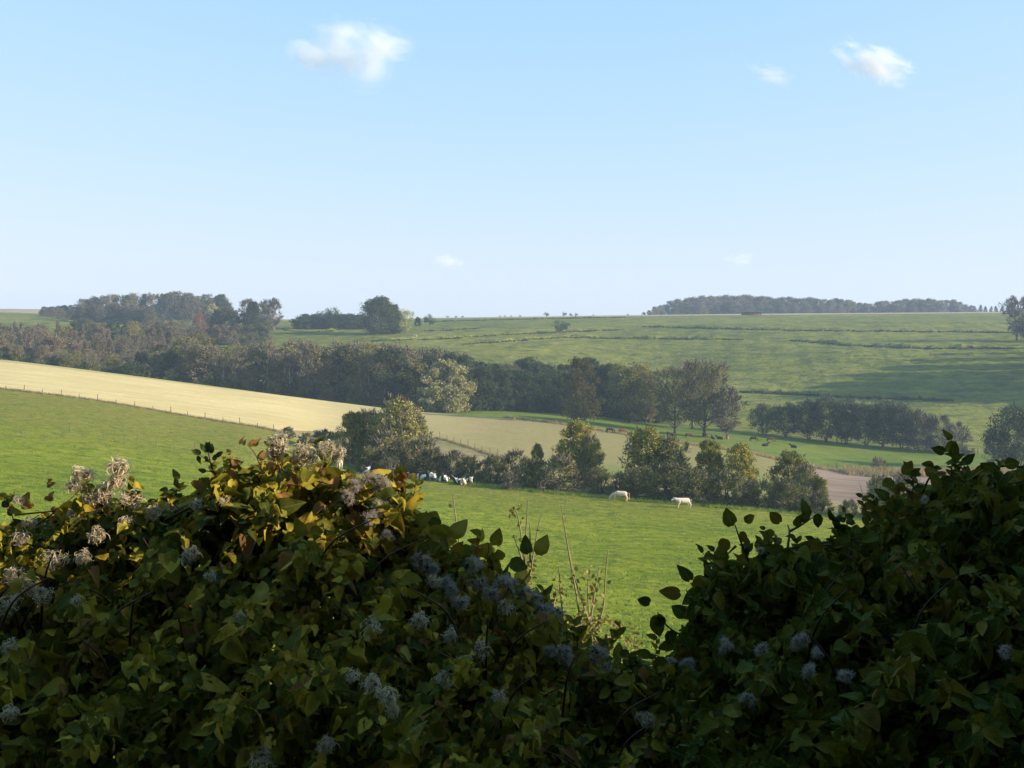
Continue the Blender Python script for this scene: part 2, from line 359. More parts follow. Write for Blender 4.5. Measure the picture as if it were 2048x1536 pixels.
tans = np.concatenate([np.arange(-1.2, -.62, .03), np.arange(-.62, .62, .0034), np.arange(.62, 1.201, .03)])
outer = np.array([.01, .03, .07, .15, .3, .5, .75, 1.0])
XR = 2500.0
def sheet(name, k0, k1, n, mat, label=None, u0=None, u1=None, rough=0.0, zoff=0.0, kind='structure', power=1.0):
    """ground between terrain lines k0 and k1, as a fan of columns from near the hedge out to the sides"""
    cols = []
    ya = np.interp(1024 + F * tans, UT, LY[k0]); yb = np.interp(1024 + F * tans, UT, LY[k1])
    t = np.linspace(0, 1, n + 1) ** power
    for q in range(len(tans)):
        u = 1024 + F * tans[q]
        if u0 is not None and (u < u0 or u > u1): continue
        y = ya[q] + (yb[q] - ya[q]) * t; cols.append((tans[q] * y, y))
    if u0 is None or u0 <= -1000:
        y = ya[0] + (yb[0] - ya[0]) * t; cols = [(-1.2 * y - s * (XR - 1.2 * y), y) for s in outer[::-1]] + cols
    if u1 is None or u1 >= 3000:
        y = ya[-1] + (yb[-1] - ya[-1]) * t; cols = cols + [(1.2 * y + s * (XR - 1.2 * y), y) for s in outer]
    X = np.array([c[0] for c in cols]); Y = np.array([c[1] for c in cols]); Z = gz(X, Y) + zoff
    if rough:
        e = np.ones(n + 1); e[0] = e[-1] = 0
        Z += rough * (.9 * np.sin(X * .41 + Y * .17) * np.sin(Y * .29 - X * .11) + .6 * rng.normal(size=Z.shape)) * e * (Y > 12)
    m, r = X.shape; V = np.stack([X, Y, Z], -1).reshape(-1, 3)
    i = np.arange(m - 1)[:, None] * r + np.arange(r - 1)[None, :]
    f = np.stack([i, i + r, i + r + 1, i + 1], -1).reshape(-1, 4)
    mb = MB(); mb.add(V, f)
    o = obj(name, mb.mesh(name, mat)); tag(o, label, None, None, kind); return o

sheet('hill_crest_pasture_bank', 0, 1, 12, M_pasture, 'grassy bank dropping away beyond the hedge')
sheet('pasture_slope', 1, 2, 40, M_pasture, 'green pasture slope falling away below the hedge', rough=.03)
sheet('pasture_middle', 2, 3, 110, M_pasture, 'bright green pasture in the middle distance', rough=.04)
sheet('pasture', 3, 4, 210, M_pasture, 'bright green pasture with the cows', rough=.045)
sheet('verge', 4, 5, 12, M_verge, 'rough dry grass along the pasture edge', rough=.05)
sheet('stubble_field', 5, 6, 70, M_stubble, 'pale straw-coloured stubble field', -1600, 1590, rough=.03)
sheet('ploughed_field', 5, 6, 70, M_plough, 'brown ploughed field beside the cattle meadow', 1583, 3700, rough=.02)
sheet('meadow', 6, 7, 50, M_meadow, 'green valley meadow with dark cattle', rough=.04)
sheet('valley_ground', 7, 8, 60, M_hill, 'valley floor under the tree belt')
sheet('hillside_foot', 8, 9, 90, M_hill, 'lower part of the far green hillside', rough=.16)
sheet('hillside', 9, 10, 110, M_hill, 'far green hillside with grassy terraces', rough=.22)
sheet('hillside_top', 10, 11, 120, M_hill, 'upper terraces of the far hillside', rough=.22)
sheet('plateau', 11, 12, 70, M_hill, 'green plateau on the skyline', rough=.05)
sheet('plateau_field', 12, 13, 12, M_fallow, 'thin strip of bare brown field on the skyline')
sheet('plateau_beyond', 13, 14, 20, M_fallow, 'farmland beyond the skyline')
sheet('distant_ground', 14, 15, 40, M_hill, 'distant ground running to the horizon')
mb = MB(); z0 = -1.75
mb.add([[-XR, 1.5, z0], [XR, 1.5, z0], [XR, -60, z0 - .1], [-XR, -60, z0 - .1]], [[0, 3, 2, 1]])
tag(obj('verge_near', mb.mesh('verge_near', M_pasture)), 'grass verge where the photographer stands', None, None, 'structure')

# ------------------------------------------------------------------ trees
def env(shape, h):
    h = np.clip(h, 0, 1)
    if shape == 'round': return np.sqrt(np.clip(1 - (2 * h - 1) ** 2, 0, 1)) ** .8
    if shape == 'dome': return np.clip(1 - h ** 2.4, 0, 1) ** .55 * (0.72 + .28 * np.clip(h / .25, 0, 1))
    if shape == 'cone': return (1 - h) ** .75 * np.clip(h / .15, .4, 1)
    if shape == 'tall': return np.clip(np.sin(np.pi * (h * .86 + .12)), 0, 1) ** .6
    if shape == 'vase': return np.clip(.25 + h * 1.2, 0, 1) * np.clip((1 - h) * 2.6, 0, 1) ** .5
    return np.ones_like(h)

def make_tree(seed, H=16, Wd=12, base=.15, shape='round', ncl=34, nlf=90, ls=.55, leaf=None, bark=None,
              clr=.17, twigs=0, limbs=9, trunk_r=.28, stretch=1.0, multi=1, twl=1.3, up=.3, tw=.05):
    r = np.random.default_rng(seed); cb = base * H; ch = H - cb
    # lobed crown: a few low-frequency bulges around the axis
    ph = r.uniform(0, 6.28, 4); am = r.uniform(.08, .22, 4)
    def lob(a, h): return 1 + am[0] * np.sin(a + ph[0] + 3 * h) + am[1] * np.sin(2 * a + ph[1]) + am[2] * np.sin(3 * a + ph[2] + 5 * h) * .7
    h = r.uniform(.02, .97, ncl); a = r.uniform(0, 2 * np.pi, ncl); q = r.uniform(.15, 1, ncl) ** .55
    R = Wd / 2 * env(shape, h) * lob(a, h) * q * .86
    C = np.stack([np.cos(a) * R, np.sin(a) * R, cb + h * ch * .96], -1)
    lean = r.normal(size=2) * .03 * H
    C[:, :2] += lean * (C[:, 2:3] / H) ** 1.5
    cr = Wd * clr * r.uniform(.55, 1.25, ncl) * (0.85 + .3 * env(shape, h))
    mb = MB(); pts = []
    for c, rad, k in zip(C, cr, (nlf * r.uniform(.6, 1.4, ncl)).astype(int)):
        d = unit(r.normal(size=(k, 3))) * (r.uniform(0, 1, k) ** .42)[:, None] * rad * np.array([1, 1, .8])
        pts.append(c + d)
    P = np.concatenate(pts); P = P[P[:, 2] > .03 * H * (0 if base < .05 else 1)]
    P[:, 2] = np.maximum(P[:, 2], .1)
    cards(mb, P, ls, up, 0, r, stretch)
    crown = mb.mesh('crown', leaf)
    tb = MB()
    for s in range(multi):
        off = r.normal(size=2) * (.35 if multi > 1 else 0) * Wd * .12
        top = np.array([lean[0] + off[0] * 4, lean[1] + off[1] * 4, H * .86])
        t = np.linspace(0, 1, 8)[:, None]; base_p = np.array([off[0], off[1], -.4])
        tr = base_p + (top - base_p) * t + np.concatenate([np.zeros((1, 3)), r.normal(size=(7, 3)) * [.05 * Wd * .3, .05 * Wd * .3, 0]])
        rr = trunk_r * (1 - .88 * t[:, 0]) * (1.0 if multi == 1 else .6); rr[0] *= 1.5
        tube(tb, tr, rr, 7)
        for j in r.choice(ncl, min(limbs, ncl), replace=False):
            c = C[j]; s0 = np.clip((c[2] - H * .18) / (H * .9), .1, .8)
            p0 = np.array([np.interp(s0, t[:, 0], tr[:, i]) for i in range(3)]); r0 = np.interp(s0, t[:, 0], rr) * .6
            mid = (p0 + c) / 2 + np.array([0, 0, -.04 * H]); tube(tb, [p0, mid, c], [r0, r0 * .6, r0 * .2], 5)
    if twigs:
        j = r.integers(0, ncl, twigs); c = C[j] + unit(r.normal(size=(twigs, 3))) * cr[j][:, None] * .4
        ctr = np.array([0, 0, cb + ch * .25]); d = unit(unit(c - ctr) + r.normal(size=(twigs, 3)) * .45 + [0, 0, .25])
        Lg = twl * r.uniform(.5, 1.4, twigs)[:, None]; b = unit(np.cross(d, r.normal(size=(twigs, 3)))) * tw
        bend = r.normal(size=(twigs, 3)) * .12 * Lg
        V = np.stack([c - b, c + b, c + d * Lg * .5 + bend + b * .7, c + d * Lg + bend], 1)
        V = np.stack([c - b, c + b, c + d * Lg * .55 + bend + b * .6, c + d * Lg + bend * .4], 1).reshape(-1, 3)
        tb.add(V, np.arange(twigs * 4).reshape(-1, 4), 1)
    return crown, tb.mesh('trunk', [bark, B_twig]), H

V = {}
def reg(kind, name, n, **kw): V[kind] = (name, [make_tree(100 + 17 * len(V) + i, **kw) for i in range(n)])
reg('oak', 'oak_tree', 2, H=18, Wd=22, base=.03, shape='dome', ncl=240, nlf=65, ls=.65, leaf=LM['oak'], bark=B_dark, trunk_r=.5, clr=.095)
reg('amberoak', 'field_tree', 1, H=12, Wd=11, base=.2, ncl=30, nlf=85, ls=.5, leaf=LM['scrub'], bark=B_grey, clr=.16)
reg('lone', 'lone_tree', 1, H=6, Wd=7.5, base=.25, shape='round', ncl=22, nlf=60, ls=.4, leaf=LM['dark'], bark=B_dark, clr=.17, trunk_r=.2)
reg('grey', 'bare_tree', 4, H=16, Wd=10, base=.08, shape='round', ncl=95, nlf=48, ls=.40, leaf=LM['grey'], bark=B_grey, twigs=900, trunk_r=.2, clr=.14, tw=.028)
reg('darkt', 'belt_tree', 4, H=16, Wd=9, base=.02, shape='round', ncl=90, nlf=75, ls=.5, leaf=LM['dark'], bark=B_dark, twigs=100, clr=.15, tw=.03)
reg('olive', 'belt_tree', 4, H=16, Wd=11, base=.04, shape='round', ncl=95, nlf=70, ls=.48, leaf=LM['olive'], bark=B_dark, twigs=100, clr=.13, tw=.03)
reg('cone', 'conifer_tree', 2, H=16, Wd=8, base=.03, shape='cone', ncl=90, nlf=70, ls=.45, leaf=LM['dark'], bark=B_dark, twigs=60, clr=.13, tw=.03)
reg('birch', 'birch_tree', 4, H=14, Wd=5, base=.12, shape='cone', ncl=50, nlf=36, ls=.34, leaf=LM['russet'], bark=B_pale, twigs=420, trunk_r=.13, clr=.17, twl=1.3, tw=.018)
reg('birchbare', 'birch_tree', 2, H=17, Wd=6, base=.25, shape='vase', ncl=26, nlf=6, ls=.3, leaf=LM['grey'], bark=B_pale, twigs=420, trunk_r=.24, clr=.2, twl=2.0, limbs=20, tw=.022)
reg('russet', 'autumn_tree', 2, H=14, Wd=11, base=.06, ncl=85, nlf=60, ls=.48, leaf=LM['russet'], bark=B_grey, twigs=250, clr=.15)
reg('yellow', 'yellow_tree', 2, H=13, Wd=8, base=.04, shape='tall', ncl=75, nlf=60, ls=.42, leaf=LM['yellow'], bark=B_grey, twigs=60, clr=.17)
reg('redt', 'red_tree', 1, H=12, Wd=9, base=.1, ncl=36, nlf=70, ls=.45, leaf=LM['red'], bark=B_grey, twigs=60, clr=.16)
reg('willow', 'willow_tree', 1, H=16, Wd=19, base=.02, shape='dome', ncl=120, nlf=120, ls=.5, leaf=LM['willow'], bark=B_grey, twigs=300, clr=.085, stretch=1.4, up=.1)
reg('amber', 'alder_tree', 1, H=20, Wd=14, base=.06, shape='tall', ncl=95, nlf=80, ls=.5, leaf=LM['amber'], bark=B_dark, twigs=200, clr=.11)
reg('ash', 'ash_tree', 3, H=20, Wd=16, base=.2, shape='round', ncl=120, nlf=60, ls=.42, leaf=LM['olive'], bark=B_dark, twigs=1300, clr=.13, trunk_r=.4, limbs=24, twl=1.8, tw=.025)
reg('bareash', 'bare_tree', 2, H=18, Wd=14, base=.2, shape='vase', ncl=80, nlf=22, ls=.36, leaf=LM['grey'], bark=B_grey, twigs=2200, clr=.13, trunk_r=.36, limbs=30, twl=1.7, tw=.024)
reg('thorn', 'hawthorn_tree', 3, H=13, Wd=13, base=.12, shape='round', ncl=110, nlf=65, ls=.42, leaf=LM['dark'], bark=B_dark, twigs=500, clr=.13, twl=1.4, tw=.022, multi=2, limbs=14)
reg('thornbrown', 'hawthorn_tree', 2, H=10, Wd=12, base=.1, shape='dome', ncl=50, nlf=40, ls=.4, leaf=LM['grey'], bark=B_grey, twigs=1800, clr=.14, multi=3, limbs=14, twl=1.2, tw=.02)
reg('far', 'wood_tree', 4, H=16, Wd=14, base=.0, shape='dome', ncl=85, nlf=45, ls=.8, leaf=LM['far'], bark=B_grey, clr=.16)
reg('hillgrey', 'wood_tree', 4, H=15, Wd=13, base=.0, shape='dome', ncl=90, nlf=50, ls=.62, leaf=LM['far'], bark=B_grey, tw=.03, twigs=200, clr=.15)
reg('bushfar', 'hedge_bush', 2, H=5, Wd=8, base=.0, shape='dome', ncl=60, nlf=60, ls=.4, leaf=LM['dark'], bark=B_dark, clr=.13)
reg('ivy', 'ivy_clad_tree', 4, H=9, Wd=7, base=.03, shape='tall', ncl=130, nlf=110, ls=.26, leaf=LM['ivy'], bark=B_dark, twigs=120, clr=.12, twl=.9, tw=.02)
reg('scrubt', 'scrub_tree', 3, H=9, Wd=8, base=.02, shape='dome', ncl=130, nlf=85, ls=.23, leaf=LM['scrub'], bark=B_grey, twigs=1300, clr=.11, multi=3, twl=1.0, tw=.014)
reg('bramble', 'bramble_bush', 4, H=4.5, Wd=7, base=.0, shape='dome', ncl=70, nlf=80, ls=.21, leaf=LM['bramble'], bark=B_dark, twigs=500, clr=.10, multi=3, twl=.8, tw=.014)
reg('brown', 'brown_bush', 3, H=4.5, Wd=6, base=.0, shape='dome', ncl=55, nlf=45, ls=.18, leaf=LM['scrub'], bark=B_grey, twigs=1400, clr=.11, multi=3, twl=.8, tw=.014)
reg('redbush', 'dry_bush', 1, H=2.4, Wd=3, base=.0, shape='dome', ncl=30, nlf=40, ls=.12, leaf=LM['russet'], bark=B_grey, twigs=500, clr=.13, multi=3, twl=.5, tw=.012)

CNT = {}
def HB(u, v, ymin=450): return hit(u, v, ymin)
def T(kind, u, y, vtop=None, H=None, label=None, cat='tree', group=None, sx=1.0, name=None, var=None):
    nm, vs = V[kind]; i = CNT.get(kind, 0) if var is None else var; CNT[kind] = CNT.get(kind, 0) + 1
    crown, trunk, H0 = vs[i % len(vs)]
    p = at(u, y)
    if H is None: H = max(2.0, (VH - vtop) / F * y - p.z)
    s = H / H0
    e = empty(name or nm, p, random.uniform(0, 6.28), (s * sx, s * sx, s))
    obj('trunk', trunk, e); obj('crown', crown, e)
    tag(e, label, cat, group); return e
def prof(pts, u): p = np.array(pts, float); return float(np.interp(u, p[:, 0], p[:, 1]))
ORD = ['first', 'second', 'third', 'fourth', 'fifth', 'sixth', 'seventh', 'eighth', 'ninth', 'tenth', 'eleventh', 'twelfth', 'thirteenth', 'fourteenth', 'fifteenth']

# left hilltop wood: crest trees against the sky, the lower slope trees in front of them
crest = [(78, 622), (100, 612), (150, 607), (165, 596), (200, 590), (300, 584), (350, 583), (400, 588), (440, 590), (455, 600)]
u = 84
GW = 'trees of the left hilltop wood'
while u < 455:
    k = random.choice(['hillgrey', 'hillgrey', 'hillgrey', 'grey', 'olive', 'cone'] if u > 160 else ['hillgrey', 'oak'])
    T(k, u, 800 + random.uniform(-15, 25), prof(crest, u) + random.uniform(-2, 4), name='wood_tree', label='hazy grey-brown tree in the crest of the left hilltop wood', group=GW, sx=random.uniform(.95, 1.25))
    u += random.uniform(9, 14)
T('oak', 444, 770, 588, label='dark domed tree ending the left hilltop wood on its right', group=GW, sx=.7)
T('willow', 425, 735, 606, label='pale olive tree in front of the hilltop wood, near its right end', group=GW, sx=.7)
for u, y, v in [(88, 780, 613), (104, 760, 615), (122, 740, 616), (142, 720, 616), (160, 705, 612), (178, 700, 612), (196, 700, 609), (212, 690, 608), (230, 690, 605), (250, 690, 606), (268, 685, 608), (284, 685, 611), (298, 680, 613)]:
    T('hillgrey', u, y, v, label='bushy grey tree on the lower slope of the left hill', group='trees on the left hill slope', sx=1.25)
T('russet', 226, 718, 604, label='reddish-brown tree on the left hill slope, below the wood crest', group='trees on the left hill slope')
T('russet', 302, 705, 614, label='reddish tree closing the right end of the lower hill slope trees', group='trees on the left hill slope', sx=.8)
for u, v, k in [(146, 642, 'darkt'), (160, 640, 'oak'), (176, 638, 'olive'), (192, 640, 'darkt'), (206, 644, 'olive'), (220, 642, 'darkt'), (236, 642, 'cone'), (250, 648, 'darkt'), (283, 645, 'hillgrey'), (262, 652, 'hillgrey'), (235, 655, 'hillgrey'), (205, 655, 'darkt'), (175, 655, 'hillgrey'),
                   (298, 642, 'grey'), (312, 642, 'hillgrey'), (328, 642, 'grey'), (345, 642, 'hillgrey'), (362, 640, 'grey'), (378, 648, 'hillgrey'), (398, 650, 'grey'), (352, 660, 'russet'), (330, 660, 'hillgrey'), (305, 662, 'grey'), (380, 662, 'hillgrey'), (405, 664, 'russet')]:
    T(k, u, random.uniform(500, 560), v, name='wood_tree', label='hazy tree in the hollow below the left hilltop wood', group='trees in the hollow below the hilltop wood', sx=1.2)
for u, y, v in [(300, 700, 634), (322, 700, 632), (342, 700, 634), (372, 700, 634), (395, 690, 630)]:
    T('hillgrey', u, y, v, label='small bush-like tree along the grassy opening in the hilltop wood', group='small trees along the hilltop opening', sx=1.4)
T('yellow', 268, 500, 640, label='orange-yellow tree glowing in the hollow below the hilltop wood', sx=1.3)
T('redt', 403, 600, 626, label='small tree with a red crown right of the hilltop opening')
for u, y, v, k in [(420, 620, 624, 'hillgrey'), (434, 620, 618, 'darkt'), (452, 620, 613, 'hillgrey'), (468, 620, 617, 'darkt'), (484, 610, 625, 'darkt'), (526, 600, 632, 'hillgrey'), (420, 520, 655, 'hillgrey'), (436, 520, 648, 'russet'), (455, 520, 643, 'hillgrey'), (478, 520, 646, 'grey'), (500, 520, 650, 'hillgrey'), (522, 520, 652, 'darkt'), (465, 500, 660, 'grey'), (505, 490, 664, 'grey'), (540, 480, 672, 'grey')]:
    T(k, u, y, v, name='wood_tree', label='hazy tree on the slope under the round green tree', group='trees under the round green tree', sx=1.2)
T('oak', 505, 610, 602, label='round dark green tree standing above the left wood against the sky', sx=.62)
T('bareash', 548, 640, 597, label='bare grey tree with a spreading crown on the left skyline', sx=1.1)
T('bareash', 528, 650, 603, label='smaller bare grey tree left of the spreading bare tree on the skyline')
T('bareash', 497, 660, 598, label='thin bare crown rising behind the round dark green tree')

# skyline hedge and single skyline trees
for i in range(13):
    T('bushfar', 606 + i * 10, 655 + random.uniform(-3, 3), 629.5 + random.uniform(-1.5, 1.5), name='hedge_bush', label='dark bush in the hedge running left from the big oak on the skyline', cat='bush', group='bushes of the skyline hedge', sx=1.4)
T('lone', 655, 672, 617.5, label='round bush-like tree poking above the left part of the skyline hedge', H=None)
T('lone', 670, 672, 616.5, label='round tree touching its neighbour above the skyline hedge')
T('oak', 760, HB(762, 668), 593, label='big dark oak with a broad crown on the hilltop, left of the centre', sx=1.12, var=0)
T('oak', 790, HB(790, 667), 608, label='slightly lower oak joined to the right of the big dark oak', sx=.62, var=1)
T('amberoak', 811, HB(811, 668), 619, label='small yellowish tree at the right foot of the big oaks')
T('bushfar', 836, 690, 634, H=None, label='small dark bush just right of the big oaks', cat='bush', sx=.6)
T('lone', 860, 690, 629, label='small round dark bush alone on the skyline right of the oaks', cat='bush')
T('lone', 1120, 620, 640, label='lone small dark tree on the open terraced hillside', sx=1.15)
for u, v, w in [(1093, 624, 1), (1128, 624, 1), (1142, 626.5, 1), (1152, 626, 1), (1040, 629.5, .9), (1187, 629.5, .7), (1255, 628, 1)]:
    T('lone', u, 1010, v, name='distant_tree', label='tiny hazy tree on the far skyline between the oak and the right wood', group='tiny trees on the middle skyline', sx=w)
for u in (895, 912, 925, 1000, 1010, 1022):
    T('grey', u, 1040, 631.5, name='distant_tree', label='faint low tree top peeping over the skyline right of the oaks', group='faint tree tops on the skyline', sx=2.2)

# distant wood on the right skyline
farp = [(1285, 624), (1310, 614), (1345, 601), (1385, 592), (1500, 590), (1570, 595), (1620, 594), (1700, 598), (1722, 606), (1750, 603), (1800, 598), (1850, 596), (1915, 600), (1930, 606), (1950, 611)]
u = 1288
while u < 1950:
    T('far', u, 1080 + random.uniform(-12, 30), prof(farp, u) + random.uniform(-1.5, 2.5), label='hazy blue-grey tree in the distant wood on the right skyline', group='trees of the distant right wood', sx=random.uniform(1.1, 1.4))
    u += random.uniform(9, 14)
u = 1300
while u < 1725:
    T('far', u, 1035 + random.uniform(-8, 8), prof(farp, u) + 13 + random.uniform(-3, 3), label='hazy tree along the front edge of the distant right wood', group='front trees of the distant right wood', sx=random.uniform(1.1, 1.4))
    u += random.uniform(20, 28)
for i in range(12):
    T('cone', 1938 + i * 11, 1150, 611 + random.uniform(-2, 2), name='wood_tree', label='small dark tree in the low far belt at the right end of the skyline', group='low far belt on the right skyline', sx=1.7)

# birch plantation on the left, reddish and pale
for i in range(135):
    u = random.uniform(-30, 420) if i > 30 else -20 + i * 14; y = random.uniform(385, 500)
    T('birch' if random.random() < .68 else random.choice(['hillgrey', 'olive', 'russet']), u, y, None, H=random.uniform(7.5, 11.5), name='young_tree', sx=1.15, label='slender reddish young tree in the plantation above the stubble field', group='young trees of the left plantation')
# valley tree belt: front rank and rear rank
top1 = [(-60, 690), (0, 688), (130, 702), (240, 712), (300, 700), (345, 676), (400, 676), (440, 700), (500, 696), (600, 690), (700, 688), (800, 695), (900, 700), (950, 712), (1000, 722), (1060, 724), (1110, 728), (1220, 722), (1290, 745), (1330, 755)]
u = -50; i = 0
LBL = {'hillgrey': 'rounded grey-brown tree in the valley belt', 'grey': 'twiggy grey-brown tree in the valley belt', 'darkt': 'dark green tree in the valley belt', 'olive': 'olive-green tree in the valley belt', 'birchbare': 'pale-trunked bare birch in the valley belt', 'cone': 'pointed dark tree in the valley belt', 'russet': 'brownish tree in the valley belt', 'birch': 'slender birch with sparse russet leaves in the valley belt'}
while u < 1320:
    pool = ['grey', 'grey', 'darkt', 'olive', 'olive', 'grey'] if u < 850 else ['darkt', 'darkt', 'darkt', 'cone', 'grey']
    k = random.choice(pool); yy = float(np.interp(u, UT, LY[7]))
    T(k, u, yy + random.uniform(1, 9), prof(top1, u) + random.uniform(-3, 26), label=LBL[k] + ', front rank', group='front trees of the valley belt', sx=random.uniform(.9, 1.25))
    u += random.uniform(15, 24)
u = -40
while u < 1320:
    pool = ['grey', 'grey', 'grey', 'russet', 'olive', 'hillgrey'] if u < 880 else ['darkt', 'grey', 'cone', 'darkt']
    k = random.choice(pool); yy = float(np.interp(u, UT, LY[7]))
    T(k, u, yy + random.uniform(22, 50), prof(top1, u) + random.uniform(-12, 8), label=LBL[k] + ', rear rank', group='rear trees of the valley belt', sx=random.uniform(.9, 1.2))
    u += random.uniform(17, 26)
for u, v in [(448, 712), (536, 705), (616, 690), (736, 722), (768, 728), (578, 715), (470, 712)]:
    T('birchbare', u, float(np.interp(u, UT, LY[7])) + .5, v, label='bare birch with a pale straight trunk standing out of the valley belt', group='bare birches in the valley belt')
for u in range(-20, 960, 26):
    T('bushfar' if u % 4 else 'bramble', u, float(np.interp(u, UT, LY[7])) + random.uniform(-1.5, 1), None, H=random.uniform(3.0, 6.5), name='undergrowth_bush', label='low dark undergrowth bush at the foot of the valley belt', cat='bush', group='undergrowth bushes of the valley belt', sx=random.uniform(.8, 1.2))
for u in range(960, 1330, 30):
    T('bushfar', u, float(np.interp(u, UT, LY[7])) + 3, None, H=random.uniform(5, 8), name='undergrowth_bush', label='dense dark bush under the pointed trees of the belt', cat='bush', group='dark bushes under the pointed trees', sx=random.uniform(.8, 1.1))
T('olive', 372, 352, 672, label='broad golden-green tree taller than the plantation beside it', sx=1.2)
T('willow', 893, 322, 716, label='big rounded silvery willow at the corner of the stubble field', sx=1.0)
T('amber', 1162, 292, 710, label='tall alder turning orange-brown at the top, standing at the stubble edge', sx=.92)
T('yellow', 1292, 338, 726, label='yellow-topped tree between the alder and the meadow trees', sx=.7)
T('olive', 1258, 335, 722, label='grey-green tree just left of the yellow-topped tree')
T('ash', 1350, 306, 735, label='dark leafy tree on a straight trunk, left one of three in the meadow', sx=1.0, var=0)
T('ash', 1408, 300, 722, label='tall thinning tree, middle one of three in the meadow', sx=.95, var=1)
T('bareash', 1455, 297, 775, label='bare spreading tree, right one of three in the meadow', sx=1.1)
T('bareash', 1385, 330, 722, label='bare grey crown behind the three meadow trees', sx=1.0)

# row of thorn trees beyond the cattle meadow
rowd = [(1530, 808, 'thorn', 326), (1572, 806, 'thorn', 324), (1612, 800, 'thorn', 322), (1652, 792, 'thorn', 320), (1690, 800, 'thorn', 318), (1728, 805, 'thorn', 316), (1765, 803, 'thorn', 314), (1800, 806, 'thorn', 312),
        (1842, 822, 'thornbrown', 309), (1880, 832, 'thornbrown', 306), (1915, 845, 'thornbrown', 304)]
for i, (u, v, k, y) in enumerate(rowd):
    T(k, u, y, v, label=f'{ORD[i]} tree from the left in the dark row beyond the cattle meadow', group='row of thorn trees beyond the meadow', sx=.95)
T('thorn', 2028, 255, 812, label='dark bushy tree at the right edge beyond the ploughed field', sx=.9)
T('thornbrown', 1995, 258, 860, label='grey twiggy tree low at the right edge, left of the dark bushy one', sx=.8)
T('bushfar', 1930, 300, None, H=1.8, label='low dark bush right of the tree row, by the meadow edge', cat='bush', sx=1.6)
# trees at the right edge of the frame and the wooded spur beyond it, whose shadow lies on the hillside
T('bareash', 2034, 545, 592, label='tall hazy tree on the slope at the right edge of the picture', sx=1.1)
T('thorn', 2056, 540, 640, label='bushy tree under the tall hazy tree at the right edge')
for i, (u, y, h) in enumerate([(2125, 532, 14), (2118, 516, 15), (2130, 500, 15), (2105, 484, 17), (2100, 468, 19), (2125, 463, 19), (2098, 452, 21), (2120, 447, 22), (2096, 437, 25), (2116, 432, 25), (2140, 430, 25), (2096, 422, 28), (2114, 417, 29), (2136, 414, 29), (2098, 408, 31), (2118, 404, 31), (2140, 401, 30), (2162, 420, 26), (2152, 445, 22), (2098, 397, 26)]):
    T('darkt', u, y, None, H=h, name='spur_tree', label='tree of the wooded spur just outside the right edge', group='trees of the right spur', sx=.85)

